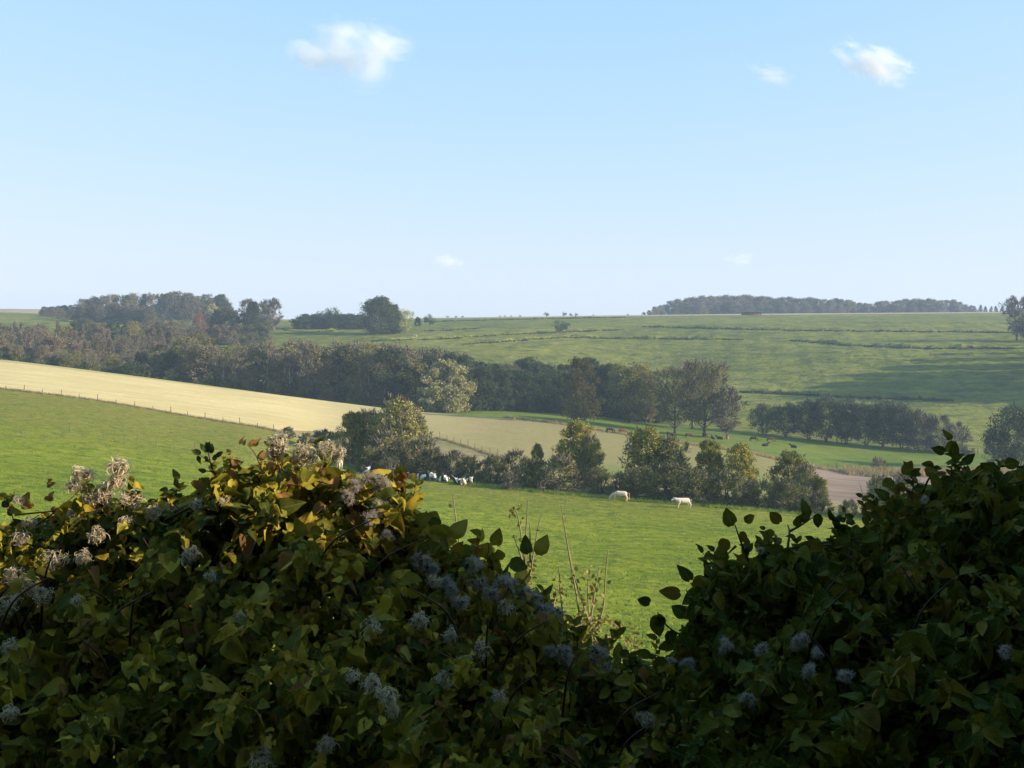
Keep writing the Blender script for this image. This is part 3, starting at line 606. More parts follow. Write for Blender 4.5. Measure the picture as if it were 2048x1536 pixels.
# hedgerow along the pasture edge, left to right: (u, distance, top row, kind, width, label)
hr = [
 (575, 188, 868, 'brown', 1.2, 'low brown bush at the left end of the pasture hedgerow'),
 (612, 184, 866, 'bramble', 1.1, 'grey-green bush behind the curly seed heads, left end of the hedgerow'),
 (645, 180, 862, 'brown', 1.2, 'dark reddish twiggy bush on the hedgerow crest near its left end'),
 (675, 172, 880, 'scrubt', .8, 'green bush above the cream cow at the hedgerow left end'),
 (706, 176, 820, 'ivy', .8, 'ivy-clad tree with dark and yellow leaves left of the tall pale shrub'),
 (735, 180, 818, 'scrubt', .9, 'grey-green shrub between the ivy-clad tree and the tall pale shrub'),
 (800, 176, 792, 'scrubt', 1.05, 'tall pale feathery shrub, highest of the middle hedgerow'),
 (836, 177, 830, 'scrubt', .8, 'right shoulder shrub of the tall pale shrub'),
 (770, 170, 868, 'brown', 1.0, 'brownish bush in front of the tall pale shrub'),
 (845, 168, 876, 'brown', 1.0, 'brown-green bush right of the tall pale shrub'),
 (735, 166, 895, 'bramble', 1.0, 'dark low bramble under the ivy-clad tree'),
 (800, 165, 895, 'bramble', 1.1, 'dark low bramble under the tall pale shrub'),
 (860, 164, 898, 'bramble', 1.0, 'dark low bramble behind the resting cows'),
 (905, 163, 905, 'brown', 1.1, 'low brown bush behind the black and white cows'),
 (940, 162, 912, 'bramble', 1.0, 'low green bush right of the brown bush behind the cows'),
 (985, 160, 912, 'bramble', 1.0, 'low dark bush where the hillside fence ends'),
 (1030, 163, 905, 'brown', 1.1, 'russet bush right of the hillside fence'),
 (1078, 166, 886, 'ivy', .55, 'small dark holly-like bush top above the russet bush'),
 (1065, 158, 920, 'bramble', 1.1, 'dark bush in front of the holly-like bush'),
 (1120, 156, 912, 'brown', 1.1, 'yellow-brown bush under the tall leafy hedgerow tree'),
 (1155, 166, 836, 'ivy', .95, 'tall leafy green tree standing in the middle of the hedgerow'),
 (1180, 164, 868, 'scrubt', .8, 'pale green shrub right of the tall leafy hedgerow tree'),
 (1200, 156, 938, 'bramble', 1.0, 'low green bramble behind the grazing cream cow'),
 (1245, 154, 945, 'bramble', 1.1, 'low spreading bramble right of the grazing cream cow'),
 (1295, 160, 850, 'ivy', .95, 'tall dark leafy tree, left of the right hedgerow group'),
 (1345, 160, 872, 'scrubt', 1.0, 'pale green round shrub right of the tall dark leafy tree'),
 (1280, 152, 935, 'bramble', 1.0, 'dark bramble under the tall dark leafy tree'),
 (1340, 151, 930, 'bramble', 1.1, 'dark bramble behind the standing cream cow'),
 (1418, 158, 876, 'ivy', .85, 'pointed dark ivy tree in the right hedgerow group'),
 (1395, 150, 940, 'bramble', 1.1, 'dark bramble under the pointed ivy tree'),
 (1490, 155, 884, 'ivy', .9, 'leaning ivy tree with yellow-lit leaves'),
 (1460, 149, 945, 'bramble', 1.1, 'dark bramble left of the leaning ivy tree'),
 (1520, 148, 962, 'bramble', 1.1, 'dark bramble right of the leaning ivy tree'),
 (1578, 156, 898, 'ivy', .95, 'rounded green ivy tree beside the ploughed field'),
 (1612, 152, 930, 'scrubt', .9, 'yellowish shrub sloping down to the ploughed field'),
 (1640, 150, 950, 'ivy', .7, 'small yellow-green ivy bush at the edge of the ploughed field'),
 (1580, 147, 965, 'bramble', 1.1, 'dark bramble under the rounded green ivy tree'),
 (1640, 146, 985, 'bramble', 1.1, 'dark bramble under the small yellow-green ivy bush'),
 (1700, 145, 1000, 'bramble', 1.1, 'low dark bramble in the gap of the hedgerow'),
 (1755, 146, 950, 'scrubt', .9, 'grey twiggy bush right of the gap in the hedgerow'),
 (1800, 146, 955, 'brown', 1.1, 'brown bush behind the foreground twigs, right part'),
 (1850, 144, 975, 'bramble', 1.1, 'dark bush behind the foreground twigs at the right'),
 (1910, 143, 985, 'bramble', 1.1, 'dark bush near the right end of the hedgerow'),
 (1980, 142, 985, 'bramble', 1.2, 'dark bush almost at the right edge of the hedgerow'),
 (2050, 141, 990, 'bramble', 1.2, 'last dark bush of the hedgerow at the right edge'),
]
for u, y, v, k, sx, lab in hr:
    tall = k in ('ivy', 'scrubt')
    T(k, u, y, v, label=lab, cat='tree' if tall else 'bush', group='hedgerow along the pasture', sx=sx)
T('redbush', 777, 161.5, 918, label='small rusty dry bush in front of the hedgerow, left of the cows', cat='bush')
T('redbush', 1020, 154.5, 943, label='small rusty dry bush at the hedgerow foot below the hillside fence', cat='bush')
T('redbush', 1757, 232, 915, label='thin reddish bush at the far edge of the ploughed field', cat='bush', sx=.9)

# ------------------------------------------------------------------ fences, shed, gate
M_wood = barkmat('weathered_wood', (.10, .085, .065), (.2, .17, .13), 8)
M_wire = nodes('fence_wire')[0]; M_wire.node_tree.nodes['Principled BSDF'].inputs['Base Color'].default_value = (.16, .15, .14, 1)
def post_mesh(h, r):
    mb = MB(); tube(mb, [[0, 0, -.3], [.01, 0, h * .5], [0, .01, h]], [r, r * .97, r * .9], 8); return mb.mesh('post', M_wood)
def fence(posts, label, h=1.25, r=.07, hs=None, wires=(.45, .8, 1.15)):
    P = [Vector(p) for p in posts]
    e = empty('wire_fence', P[0]); tag(e, label, 'fence')
    pm = post_mesh(h, r)
    for k, p in enumerate(P):
        o = obj('post', pm, e, p - P[0]); s = random.uniform(.8, 1.2) if hs is None else hs[k % len(hs)]
        o.scale = (1, 1, s); o.rotation_euler = (random.uniform(-.07, .07), random.uniform(-.07, .07), random.uniform(0, 3))
    for wz in wires:
        mb = MB(); pts = []
        for a, b in zip(P[:-1], P[1:]):
            for q in (0, .5):
                m = a.lerp(b, q); pts.append([m.x - P[0].x, m.y - P[0].y, (float(gz(m.x, m.y)) - P[0].z if q else m.z - P[0].z) + wz - .04 * (q > 0)])
        l = P[-1] - P[0]; pts.append([l.x, l.y, l.z + wz]); tube(mb, pts, .006, 4); obj('wire', mb.mesh('wire', M_wire), e)
    return e
def yA(u): return float(np.interp(u, UT, LY[4]))
fence([at(u, yA(u) + 1.0) for u in (-20, 12, 48, 85, 122, 158, 195, 232, 270, 306, 342, 375, 410, 446, 480, 515, 548)], 'long post and wire fence between the green pasture and the stubble field', hs=[1, .7, 1.15, .8, 1.1, .75, 1.15, .75])
fence([at(u, hit(u, v, 60)) for u, v in [(-10, 868), (42, 877), (88, 882), (138, 872), (173, 876), (207, 878), (249, 888), (275, 885), (312, 894), (350, 905), (390, 907), (452, 915), (500, 922), (545, 928)]], 'thin post fence crossing the upper left of the green pasture', h=1.15, r=.04, hs=[.8, 1, .7, 1.2, .7, .8, 1.2], wires=(.8,))
fence([at(u, float(np.interp(u, UT, LY[5])) - .6) for u in (880, 894, 908, 922, 936, 950, 964, 980, 996)], 'short fence running down to the hedgerow beside the stubble field', h=1.2, r=.06, hs=[1.3, 1, 1, 1])
fence([at(u, yA(u) - 1.2) for u in (1008, 1075, 1082, 1088, 1118)], 'few leaning posts against the dark hedgerow in the middle', h=1.3, r=.05, wires=(1.0,))
fence([at(u, hit(u, v, 60)) for u, v in [(780, 962), (846, 971), (940, 985), (1040, 1001), (1130, 1014)]], 'sparse thin stakes crossing the pasture in front of the resting cows', h=1.3, r=.03, wires=(1.0,))
fence([at(u, float(np.interp(u, UT, LY[6])) + 1) for u in (1040, 1075, 1110, 1215, 1250, 1290, 1330, 1420, 1500, 1560, 1625, 1715, 1790, 1880, 1960)], 'fence along the near edge of the cattle meadow', h=1.2, r=.07)

# dry grass tussocks along banks and fence lines
def tussocks(name, label, paths, n, hgt, wid, mat, spread):
    mb = MB()
    for pf in paths:
        P = pf(n); m = len(P); k = 9
        C = np.repeat(P, k, 0) + np.concatenate([rng.normal(size=(m * k, 2)) * spread, np.zeros((m * k, 1))], 1)
        C[:, 2] = gz(C[:, 0], C[:, 1])
        hh = (hgt * rng.uniform(.4, 1.3, m * k))[:, None]; d = unit(rng.normal(size=(m * k, 3)) * [.45, .45, 0] + [0, 0, 1])
        b = unit(np.cross(d, rng.normal(size=(m * k, 3)))) * wid
        Vt = np.stack([C - b, C + b, C + d * hh + rng.normal(size=(m * k, 3)) * .1 * hh], 1).reshape(-1, 3)
        mb.add(Vt, np.arange(m * k * 3).reshape(-1, 3))
    return tag(obj(name, mb.mesh(name, mat)), label, 'grass', None, 'stuff')
def along(k, u0, u1, off=0.0, j=.5):
    def f(n):
        u = rng.uniform(u0, u1, n); y = np.interp(u, UT, LY[k]) + off + rng.normal(size=n) * j
        return np.stack([(u - 1024) / F * y, y, y * 0], -1)
    return f
tussocks('dry_grass', 'dry pale grass along the stubble fence on the left', [along(4, -30, 560, 1.2)], 1100, .55, .035, M_bankgrass, .15)
tussocks('dry_grass', 'dry pale grass beside the short hillside fence', [along(5, 870, 1010, -.5)], 350, .5, .035, M_bankgrass, .15)
tussocks('dry_grass', 'dry pale grass along the near edge of the cattle meadow', [along(6, 1010, 2080, .3, .8)], 1500, .8, .06, M_bankgrass, .25)
tussocks('dry_grass', 'tall pale reeds beyond the ploughed field on the right', [along(6, 1690, 2080, -1, 2.5)], 900, 1.8, .08, M_bankgrass, .4)
tussocks('dry_grass', 'rough grass at the foot of the hedgerow', [along(4, 660, 2080, -.6, .5)], 1600, .5, .03, M_tuft, .2)
def field(n):
    u = rng.uniform(-60, 2100, n); y = 28 + (rng.uniform(0, 1, n) ** .8) * 150
    y = np.minimum(y, np.interp(u, UT, LY[4]) - .5)
    return np.stack([(u - 1024) / F * y, y, y * 0], -1)
tussocks('grass', 'short grass tufts scattered over the green pasture', [field], 12000, .12, .035, M_tuft, .22)

M_bankshade = leafmat('rank_grass', [(.03, .038, .010), (.05, .055, .015), (.085, .08, .03)], .6, .3)  # dark blade colour stands in for shade on the terrace risers
def bank_path(pts, ymin):
    p = np.array(pts, float)
    def f(n):
        u = np.sort(rng.uniform(p[0, 0], p[-1, 0], n)); ys = np.array([hit(a, np.interp(a, p[:, 0], p[:, 1]), ymin) for a in u]) + rng.normal(size=n) * .5
        return np.stack([(u - 1024) / F * ys, ys, ys * 0], -1)
    return f
for bi, (pts, h, ymin) in enumerate(banks[:8]):
    tussocks('bank_grass', ORD[bi] + ' strip of rough grass coloured dark as shade along a terrace bank of the far hillside', [bank_path(pts, ymin)], int((pts[-1][0] - pts[0][0]) * 1.2), .7, .14, M_bankshade, .3)
tussocks('rank_grass', 'scattered darker clumps of rank grass in the pasture', [field], 750, .18, .04, M_tuft, .35)

M_shed = barkmat('rusty_shed_boards', (.10, .045, .03), (.19, .09, .06), 1.5)
M_roof = barkmat('shed_roof_sheet', (.12, .10, .09), (.20, .17, .15), .6)
p = at(1503, 800); sh = empty('field_shed', p, .05); tag(sh, 'long low rust-brown open shed on the right skyline', 'shed')
mb = MB(); box(mb, (0, 2, 1.1), (14.0, .15, 2.4)); box(mb, (-7, 0, 1.1), (.15, 3.9, 2.4)); box(mb, (7, 0, 1.1), (.15, 3.9, 2.4)); obj('wall', mb.mesh('wall', M_shed), sh)
mb = MB(); box(mb, (0, 0, 2.45), (14.8, 4.8, .16)); obj('roof', mb.mesh('roof', M_roof), sh)
for i in range(6):
    mb = MB(); box(mb, (0, 0, 1.1), (.25, .25, 2.4)); obj('post', mb.mesh('post', M_shed), sh, (-6.6 + i * 2.64, -2.1, 0))
mb = MB(); box(mb, (0, -2.1, .5), (14, .1, .9)); obj('front_rail', mb.mesh('front_rail', M_shed), sh)
p = at(1665, float(np.interp(1665, UT, LY[6])) + 4); g = empty('field_gate', p, .1); tag(g, 'small metal field gate standing by the ploughed field', 'gate')
mb = MB()
for zz in (.3, .6, .9, 1.2): tube(mb, [[-.9, 0, zz], [.9, 0, zz]], .03, 5)
for xx in (-.9, .9): tube(mb, [[xx, 0, .2], [xx, 0, 1.25]], .035, 5)
obj('gate_frame', mb.mesh('gate_frame', M_wood), g)
for xx in (-1.05, 1.05): obj('post', post_mesh(1.4, .08), g, (xx, 0, 0))
for u, v, lab in [(1517, 862, 'lone stout post left of the tree row beyond the meadow'), (1956, 903, 'lone stout post at the right end of the tree row'), (1283, 842, 'tall post at the foot of the belt left of the meadow trees')]:
    o = obj('post', post_mesh(1.6, .14), None, at(u, hit(u, v + 4, 250))); tag(o, lab, 'post')

# ------------------------------------------------------------------ cattle
def hide(name, base, patch=None, th=.5, sc=1.2):
    m, nt, b = nodes(name); tc = nt.nodes.new('ShaderNodeTexCoord')
    n1 = noise(nt, 6, 3, tc.outputs['Object']); c = mixc(nt, n1, tuple(x * .85 for x in base), base)
    if patch:
        n2 = noise(nt, sc, 2, tc.outputs['Object'], .4); c = mixc(nt, ramp(nt, n2, [(th - .01, (0, 0, 0)), (th + .01, (1, 1, 1))]), c, patch)
    nt.links.new(c, b.inputs['Base Color']); b.inputs['Roughness'].default_value = .8; return m
H_cream = hide('cream_hide', (.62, .50, .34)); H_grey = hide('pale_hide', (.60, .52, .42))
H_bw = hide('black_and_white_hide', (.80, .77, .70), (.02, .02, .022), .50, 1.3)
H_bw2 = hide('white_and_black_hide', (.02, .02, .022), (.72, .69, .62), .53, 1.1)
H_black = hide('dark_brown_hide', (.03, .022, .018)); H_red = hide('red_brown_hide', (.17, .055, .03)); H_dun = hide('brown_hide', (.09, .05, .035))
H_horn = hide('horn', (.3, .26, .2))
def skin(verts, edges, rad, name, mat):
    me = bpy.data.meshes.new(name); me.from_pydata(verts, edges, [])
    o = bpy.data.objects.new(name, me); COL.objects.link(o)
    sk = o.modifiers.new('s', 'SKIN'); ss = o.modifiers.new('u', 'SUBSURF'); ss.levels = 2; ss.render_levels = 2
    for i, r in enumerate(rad):
        d = me.skin_vertices[0].data[i]; d.radius = r if isinstance(r, tuple) else (r, r); d.use_root = i == 0
    dg = bpy.context.evaluated_depsgraph_get(); dg.update()
    nm = bpy.data.meshes.new_from_object(o.evaluated_get(dg)); nm.name = name
    bpy.data.objects.remove(o); nm.materials.clear(); nm.materials.append(mat)
    for p in nm.polygons: p.use_smooth = True
    return nm
def cow_mesh(pose, mat):
    """x forward, feet at z = 0"""
    if pose == 'lie':
        sp = [(-.85, 0, .42), (-.45, 0, .50), (.05, 0, .47), (.5, 0, .52), (.78, 0, .70), (1.0, 0, .98), (1.14, .0, 1.10), (1.32, 0, 1.00), (1.46, 0, .90)]
        rd = [.26, .36, .42, .38, .26, .19, .15, .12, .09]
        legs = [((0, 1), [(-.55, .42, .22), (-.25, .55, .12), (-.6, .62, .07)]), ((3, 2), [(.55, .32, .22), (.85, .34, .12), (.6, .42, .07)])]
    else:
        sp = [(-.95, 0, 1.12), (-.62, 0, 1.08), (-.1, 0, .98), (.4, 0, 1.02), (.72, 0, 1.08)]
        rd = [.25, .36, .42, .40, .30]
        if pose == 'graze': sp += [(1.0, .0, .88), (1.22, .02, .56), (1.30, .03, .34), (1.38, .03, .15), (1.44, .03, .06)]; rd += [.22, .17, .15, .12, .09]
        else: sp += [(1.0, 0, 1.22), (1.22, 0, 1.34), (1.36, 0, 1.30), (1.54, 0, 1.16), (1.66, 0, 1.08)]; rd += [.22, .18, .15, .12, .09]
        legs = None
    Vv = list(sp); E = [(i, i + 1) for i in range(len(sp) - 1)]; R = list(rd)
    def chain(root, pts, rr):
        prev = root
        for q, r in zip(pts, rr): Vv.append(q); R.append(r); E.append((prev, len(Vv) - 1)); prev = len(Vv) - 1
    if pose == 'lie':
        for s in (-1, 1):
            chain(1, [(-.5, .34 * s, .28), (-.2, .48 * s, .16), (-.62, .52 * s, .09), (-.75, .52 * s, .06)], [.19, .10, .06, .05])
            chain(3, [(.52, .26 * s, .28), (.86, .28 * s, .14), (.55, .36 * s, .07)], [.16, .08, .05])
    else:
        for s, o in ((-1, .08), (1, -.08)):
            chain(1, [(-.72, .20 * s, .88), (-.78 + o, .21 * s, .62), (-.92 + o, .21 * s, .44), (-.84 + o, .21 * s, .20), (-.80 + o, .21 * s, .04)], [.20, .13, .075, .055, .065])
            chain(4, [(.62, .18 * s, .78), (.64 - o, .19 * s, .48), (.64 - o, .19 * s, .22), (.67 - o, .19 * s, .04)], [.16, .085, .055, .065])
    return skin(Vv, E, R, 'body', mat), Vv
COWS = {}
def cow(pose, mat, p, rz, label, group=None, s=1.0):
    key = (pose, mat.name)
    if key not in COWS:
        body, Vv = cow_mesh(pose, mat); k = 6 if pose != 'graze' else 7
        hx, hy, hz = Vv[k]; ears = MB(); horn = MB()
        for sd in (-1, 1):
            tube(ears, [[hx - .04, sd * .12, hz + .05], [hx - .06, sd * .24, hz + .06], [hx - .06, sd * .33, hz + .02]], [.03, .055, .015], 6)
            tube(horn, [[hx - .02, sd * .08, hz + .13], [hx, sd * .17, hz + .20], [hx + .04, sd * .19, hz + .28]], [.025, .018, .006], 6)
        tail = MB(); z = 1.15 if pose != 'lie' else .5
        tube(tail, [[-1.12, 0, z], [-1.2, .02, z - .15], [-1.2, .03, max(.06, z - .6)], [-1.18, .03, max(.03, z - .85)]], [.035, .025, .02, .045], 6)
        COWS[key] = (body, ears.mesh('ears', mat), horn.mesh('horns', H_horn), tail.mesh('tail', mat))
    e = empty('cow', p, rz, s); tag(e, label, 'cow', group)
    for n, m in zip(('body', 'ears', 'horns', 'tail'), COWS[key]): obj(n, m, e)
    return e
PI = math.pi
def gp(u, v, ymin=60): return at(u, hit(u, v, ymin))
cow('graze', H_cream, gp(1240, 1003), PI - .15, 'cream cow grazing with its head down, left of the two in the open pasture', s=1.06)
cow('stand', H_grey, gp(1366, 1017), PI + .25, 'pale cow standing with its head up, right of the two in the open pasture', s=1.02)
cow('graze', H_cream, gp(679, 937), PI / 2 + .35, 'cream cow seen from behind at the left end of the hedgerow', s=1.05)
GB = 'black and white cows resting by the hedgerow'
for u, v, ps, m, rz, lab in [
    (728, 941, 'lie', H_bw2, .4, 'grey-backed cow lying right of the cream cow seen from behind'),
    (792, 948, 'lie', H_bw, 2.9, 'white-flanked cow lying by the rusty bush, first of the resting cows'),
    (812, 950, 'lie', H_bw2, 2.6, 'cow lying with its dark head towards the hedge, second of the resting cows'),
    (836, 953, 'lie', H_bw2, -1.2, 'mostly black cow lying at the left of the black and white cluster'),
    (850, 955, 'lie', H_bw, -.5, 'white-faced cow lying near the left of the cluster'),
    (868, 956, 'lie', H_bw, -1.5, 'white-chested cow lying facing the camera'),
    (882, 958, 'lie', H_bw2, -1.3, 'black cow lying between two white-chested ones'),
    (892, 959, 'lie', H_bw, -1.7, 'white-fronted cow lying in the middle of the cluster'),
    (918, 963, 'lie', H_bw2, 2.9, 'dark-backed cow lying left of the cream-faced cow'),
    (926, 965, 'lie', H_cream, -1.5, 'cream-faced cow lying upright near the right end of the cluster'),
    (938, 963, 'lie', H_bw, -1.2, 'black and white cow lying at the right end of the cluster')]:
    cow(ps, m, gp(u, v + 5), rz, lab, GB, .98)
GM = 'dark cattle in the valley meadow'
for u, v, ps, m, rz, lab in [
    (1220, 866, 'graze', H_black, .3, 'black cow grazing leftmost in the valley meadow'),
    (1245, 868, 'graze', H_red, .2, 'red-brown cow grazing second from the left in the valley meadow'),
    (1343, 872, 'lie', H_black, 2.8, 'dark cow lying at the foot of the left meadow tree'),
    (1378, 876, 'graze', H_dun, .3, 'brown cow between the left and middle meadow trees'),
    (1411, 876, 'stand', H_dun, 1.8, 'brown cow beside the trunk of the middle meadow tree'),
    (1425, 879, 'lie', H_black, 1.6, 'dark cow lying right of the middle meadow tree'),
    (1440, 879, 'lie', H_black, 2.9, 'dark cow lying left of the bare meadow tree'),
    (1507, 883, 'graze', H_black, .1, 'dark cow grazing in the open meadow, left of the red one'),
    (1541, 884, 'graze', H_red, -.1, 'reddish cow grazing in the open meadow, right of the dark one'),
    (1530, 893, 'lie', H_black, .2, 'dark cow lying below the reddish grazing cow'),
    (1588, 896, 'lie', H_black, 2.9, 'dark cow lying alone furthest right in the meadow')]:
    cow(ps, m, gp(u, v, 200), rz, lab, GM, 1.0)
cow('stand', H_cream, at(831, 575), 2.6, 'cream cow on the hilltop just right of the big oaks')

# ------------------------------------------------------------------ foreground clematis hedge
def leafcol(name, cols, spots=.5, transl=.3, bl=0):
    m, nt, b = nodes(name)
    geo = nt.nodes.new('ShaderNodeNewGeometry'); uvn = nt.nodes.new('ShaderNodeUVMap'); uvn.uv_map = 'uv'
    k = len(cols); rp = geo.outputs['Random Per Island']
    big = noise(nt, 4.0, 2); f = math_(nt, 'ADD', math_(nt, 'MULTIPLY', rp, .75), math_(nt, 'MULTIPLY_ADD', big, .7, -.22))
    col = ramp(nt, f, [(i / max(1, k - 1), c) for i, c in enumerate(cols)])
    sp = ramp(nt, noise(nt, 130, 3), [(.52, (0, 0, 0)), (.66, (1, 1, 1))])
    n3 = ramp(nt, noise(nt, 12, 2), [(.45, (0, 0, 0)), (.6, (1, 1, 1))])
    col = mixc(nt, math_(nt, 'MULTIPLY', math_(nt, 'MULTIPLY', sp, n3), spots), col, (.045, .03, .015))
    s = nt.nodes.new('ShaderNodeSeparateXYZ'); nt.links.new(uvn.outputs[0], s.inputs[0])
    ax = math_(nt, 'ABSOLUTE', s.outputs[0]); vein = math_(nt, 'LESS_THAN', ax, .018)
    side = math_(nt, 'PINGPONG', math_(nt, 'ADD', s.outputs[1], math_(nt, 'MULTIPLY', ax, -.9)), .075)
    side = math_(nt, 'LESS_THAN', side, .009); vv = math_(nt, 'MAXIMUM', vein, math_(nt, 'MULTIPLY', side, .6))
    col = mixc(nt, math_(nt, 'MULTIPLY', vv, .45), col, mixc(nt, .6, col, (.30, .30, .12)))
    nt.links.new(col, b.inputs['Base Color']); b.inputs['Roughness'].default_value = .62; b.inputs['Specular IOR Level'].default_value = .09
    bump(nt, b, math_(nt, 'ADD', vv, math_(nt, 'MULTIPLY', noise(nt, 60, 3), 1.5)), .0006, .6)
    t = nt.nodes.new('ShaderNodeBsdfTranslucent'); nt.links.new(mixc(nt, .5, col, (1, .95, .5), 'MULTIPLY'), t.inputs[0])
    mx = nt.nodes.new('ShaderNodeMixShader'); mx.inputs[0].default_value = transl
    nt.links.new(b.outputs[0], mx.inputs[1]); nt.links.new(t.outputs[0], mx.inputs[2]); nt.links.new(mx.outputs[0], nt.nodes['Material Output'].inputs[0])
    return m
ML_clem = leafcol('clematis_leaf', [(.025, .045, .008), (.065, .08, .011), (.15, .145, .018), (.26, .21, .024), (.42, .32, .028), (.30, .15, .022)])
ML_dog = leafcol('dogwood_leaf', [(.024, .042, .005), (.045, .065, .006), (.085, .095, .008), (.15, .13, .010), (.15, .09, .016)])
ML_dark = leafcol('dark_shoot_leaf', [(.018, .038, .010), (.04, .062, .016), (.08, .09, .02)], .1)
ML_rose = leafcol('rose_leaf', [(.10, .14, .03), (.25, .26, .06), (.42, .36, .12), (.45, .28, .14)], .3, .4)
ML_brown = leafcol('brown_leaf', [(.16, .075, .025), (.30, .15, .045), (.42, .24, .08)], .6, .45)
M_vine = barkmat('vine_stem', (.08, .035, .025), (.16, .09, .06), 30)
M_stem = barkmat('twig_bark', (.05, .04, .03), (.11, .09, .065), 30)
M_rosestem = barkmat('rose_stem', (.16, .15, .07), (.26, .20, .12), 30)

sd = np.array([(.13, -.03), (.27, .07), (.35, .22), (.375, .38), (.33, .57), (.22, .76), (.09, .92)])
mid = np.array([0, .08, .2, .36, .53, .72, .89, 1.0])
LT = np.concatenate([np.stack([mid * 0, mid], 1), sd, sd * [-1, 1]])
nm_, ns_ = len(mid), len(sd); tri = []
for base_, flip in ((nm_, 0), (nm_ + ns_, 1)):
    for i in range(ns_):
        a, b, c = i, i + 1, base_ + i
        tri.append((a, b, c) if flip else (a, c, b))
        if i < ns_ - 1:
            c2 = base_ + i + 1; tri.append((b, c2, c) if flip else (b, c, c2))
tri = np.array(tri)
def leaves(mb, P, D, Nn, S, W_=None, mi=0, fold=.5, curl=.45):
    """leaf blades: base points P, tip directions D, normals Nn, lengths S"""
    n = len(P); D = unit(D); Nn = unit(Nn - D * np.sum(Nn * D, 1, keepdims=True)); B = np.cross(D, Nn)
    x = LT[None, :, 0] * (rng.uniform(.6, 1.15, n) if W_ is None else rng.uniform(.85, 1.15, n) * W_)[:, None]; t = np.repeat(LT[None, :, 1], n, 0)
    fo = rng.normal(fold, .3, n)[:, None]; cu = rng.normal(curl, .4, n)[:, None]; tw = rng.normal(0, .25, n)[:, None]
    z = fo * np.abs(x) - cu * t ** 2 + tw * x * t + .035 * np.sin(t * 14 + rng.uniform(0, 6, n)[:, None]) * np.sign(x) + .05 * np.sin(np.abs(x) * 16 + t * 7)
    xs = x + rng.normal(0, .12, n)[:, None] * t ** 2
    V = P[:, None] + S[:, None, None] * (B[:, None] * xs[..., None] + D[:, None] * (t * (1 - .15 * np.abs(cu)))[..., None] + Nn[:, None] * z[..., None])
    k = len(LT); f = (tri[None] + (np.arange(n) * k)[:, None, None]).reshape(-1, 3)
    uv = np.stack([x, t], -1).reshape(-1, 2)
    mb.add(V.reshape(-1, 3), f, mi, uv)
def W3(u, v, y): return np.array([(u - 1024) / F * y, y, -(v - VH) / F * y])

outl = [(-300, 1030), (0, 1052), (60, 1045), (130, 1020), (170, 1010), (260, 1008), (330, 1006), (400, 992), (450, 968), (490, 942), (540, 925), (620, 935), (690, 952), (760, 968), (800, 985), (830, 1035), (870, 1075), (920, 1100), (990, 1135), (1040, 1165), (1080, 1205), (1130, 1250), (1170, 1300), (1230, 1325), (1300, 1335), (1345, 1325),
        (1365, 1290), (1385, 1240), (1395, 1190), (1430, 1150), (1480, 1125), (1560, 1100), (1640, 1098), (1700, 1080), (1750, 1040), (1790, 1000), (1850, 975), (1900, 950), (1960, 950), (2048, 940), (2400, 900)]
OU = np.array(outl, float)
def oline(u): return np.interp(u, OU[:, 0], OU[:, 1])
def hedge_leaves(n, u0, u1, depth, ybase, size, deep=1.0, vmax=1680, push=0):
    u = rng.uniform(u0, u1, n); o = oline(u) + push
    d = (rng.uniform(0, 1, n) ** 1.15) * (vmax - o); v = o + d
    lump = .10 * np.sin(u * .021 + 1) * np.sin(v * .027) + .07 * np.sin(u * .05 + v * .04)
    y = ybase - .55 * np.clip(d / 420, 0, 1) + lump + depth * rng.uniform(0, 1, n) ** deep
    P = np.stack([(u - 1024) / F * y, y, -(v - VH) / F * y], -1)
    D = rng.normal(size=(n, 3)) * [.8, .6, .6] + [0, -.25, -.55]
    Nn = rng.normal(size=(n, 3)) * .7 + [.1, -.7, .8]
    S = size * rng.uniform(.55, 1.25, n)
    return P, D, Nn, S
def twig(mb, pts, r0, r1, n=6, sm=5):
    P = np.array(pts, float); t = np.linspace(0, len(P) - 1, (len(P) - 1) * sm + 1)
    Q = np.stack([np.interp(t, np.arange(len(P)), P[:, i]) for i in range(3)], 1)
    k = np.array([.25, .5, .25])
    for _ in range(4): Q[1:-1] = .25 * Q[:-2] + .5 * Q[1:-1] + .25 * Q[2:]
    tube(mb, Q, np.linspace(r0, r1, len(Q)), n)
    return Q

hedge = empty('clematis_hedge', (-.6, 2.3, -2.0)); tag(hedge, 'shaded hedge smothered in yellowing clematis along the bottom left and centre', 'hedge')
dog = empty('dogwood_shrub', (.95, 2.2, -2.0)); tag(dog, 'dark leafy shrub filling the bottom right corner', 'shrub')
def child(name, mb, mats, par, smooth=True):
    o = obj(name, mb.mesh(name, mats, smooth), par); o.location = -par.location; return o
mb = MB()
leaves(mb, *hedge_leaves(9800, -260, 1345, .50, 2.20, .039, 1.3))
leaves(mb, *hedge_leaves(4200, -260, 1345, .35, 2.12, .026, 1.5))
leaves(mb, *hedge_leaves(5200, -260, 1345, .35, 2.60, .048, 1, 1650, 45))
leaves(mb, *hedge_leaves(1000, 430, 860, .22, 2.2, .042, 1.2, 1120, -6))
leaves(mb, *hedge_leaves(500, 150, 470, .22, 2.2, .038, 1.2, 1080, -4))
leaves(mb, *hedge_leaves(5200, -1300, -250, .8, 2.20, .045, 1.0))
leaves(mb, *hedge_leaves(1500, -1300, -250, .6, 2.6, .075, 1.0, 1650, 40))
child('foliage', mb, ML_clem, hedge)
mb = MB()
for a_, b_ in ((150, 330), (420, 700), (560, 900), (860, 1080), (1100, 1340)): leaves(mb, *hedge_leaves(650, a_, b_, .30, 2.10, .020, 1.0))
child('small_leaves', mb, ML_clem, hedge)
mb = MB()
leaves(mb, *hedge_leaves(8200, 1350, 2350, .50, 2.15, .038, 1.3))
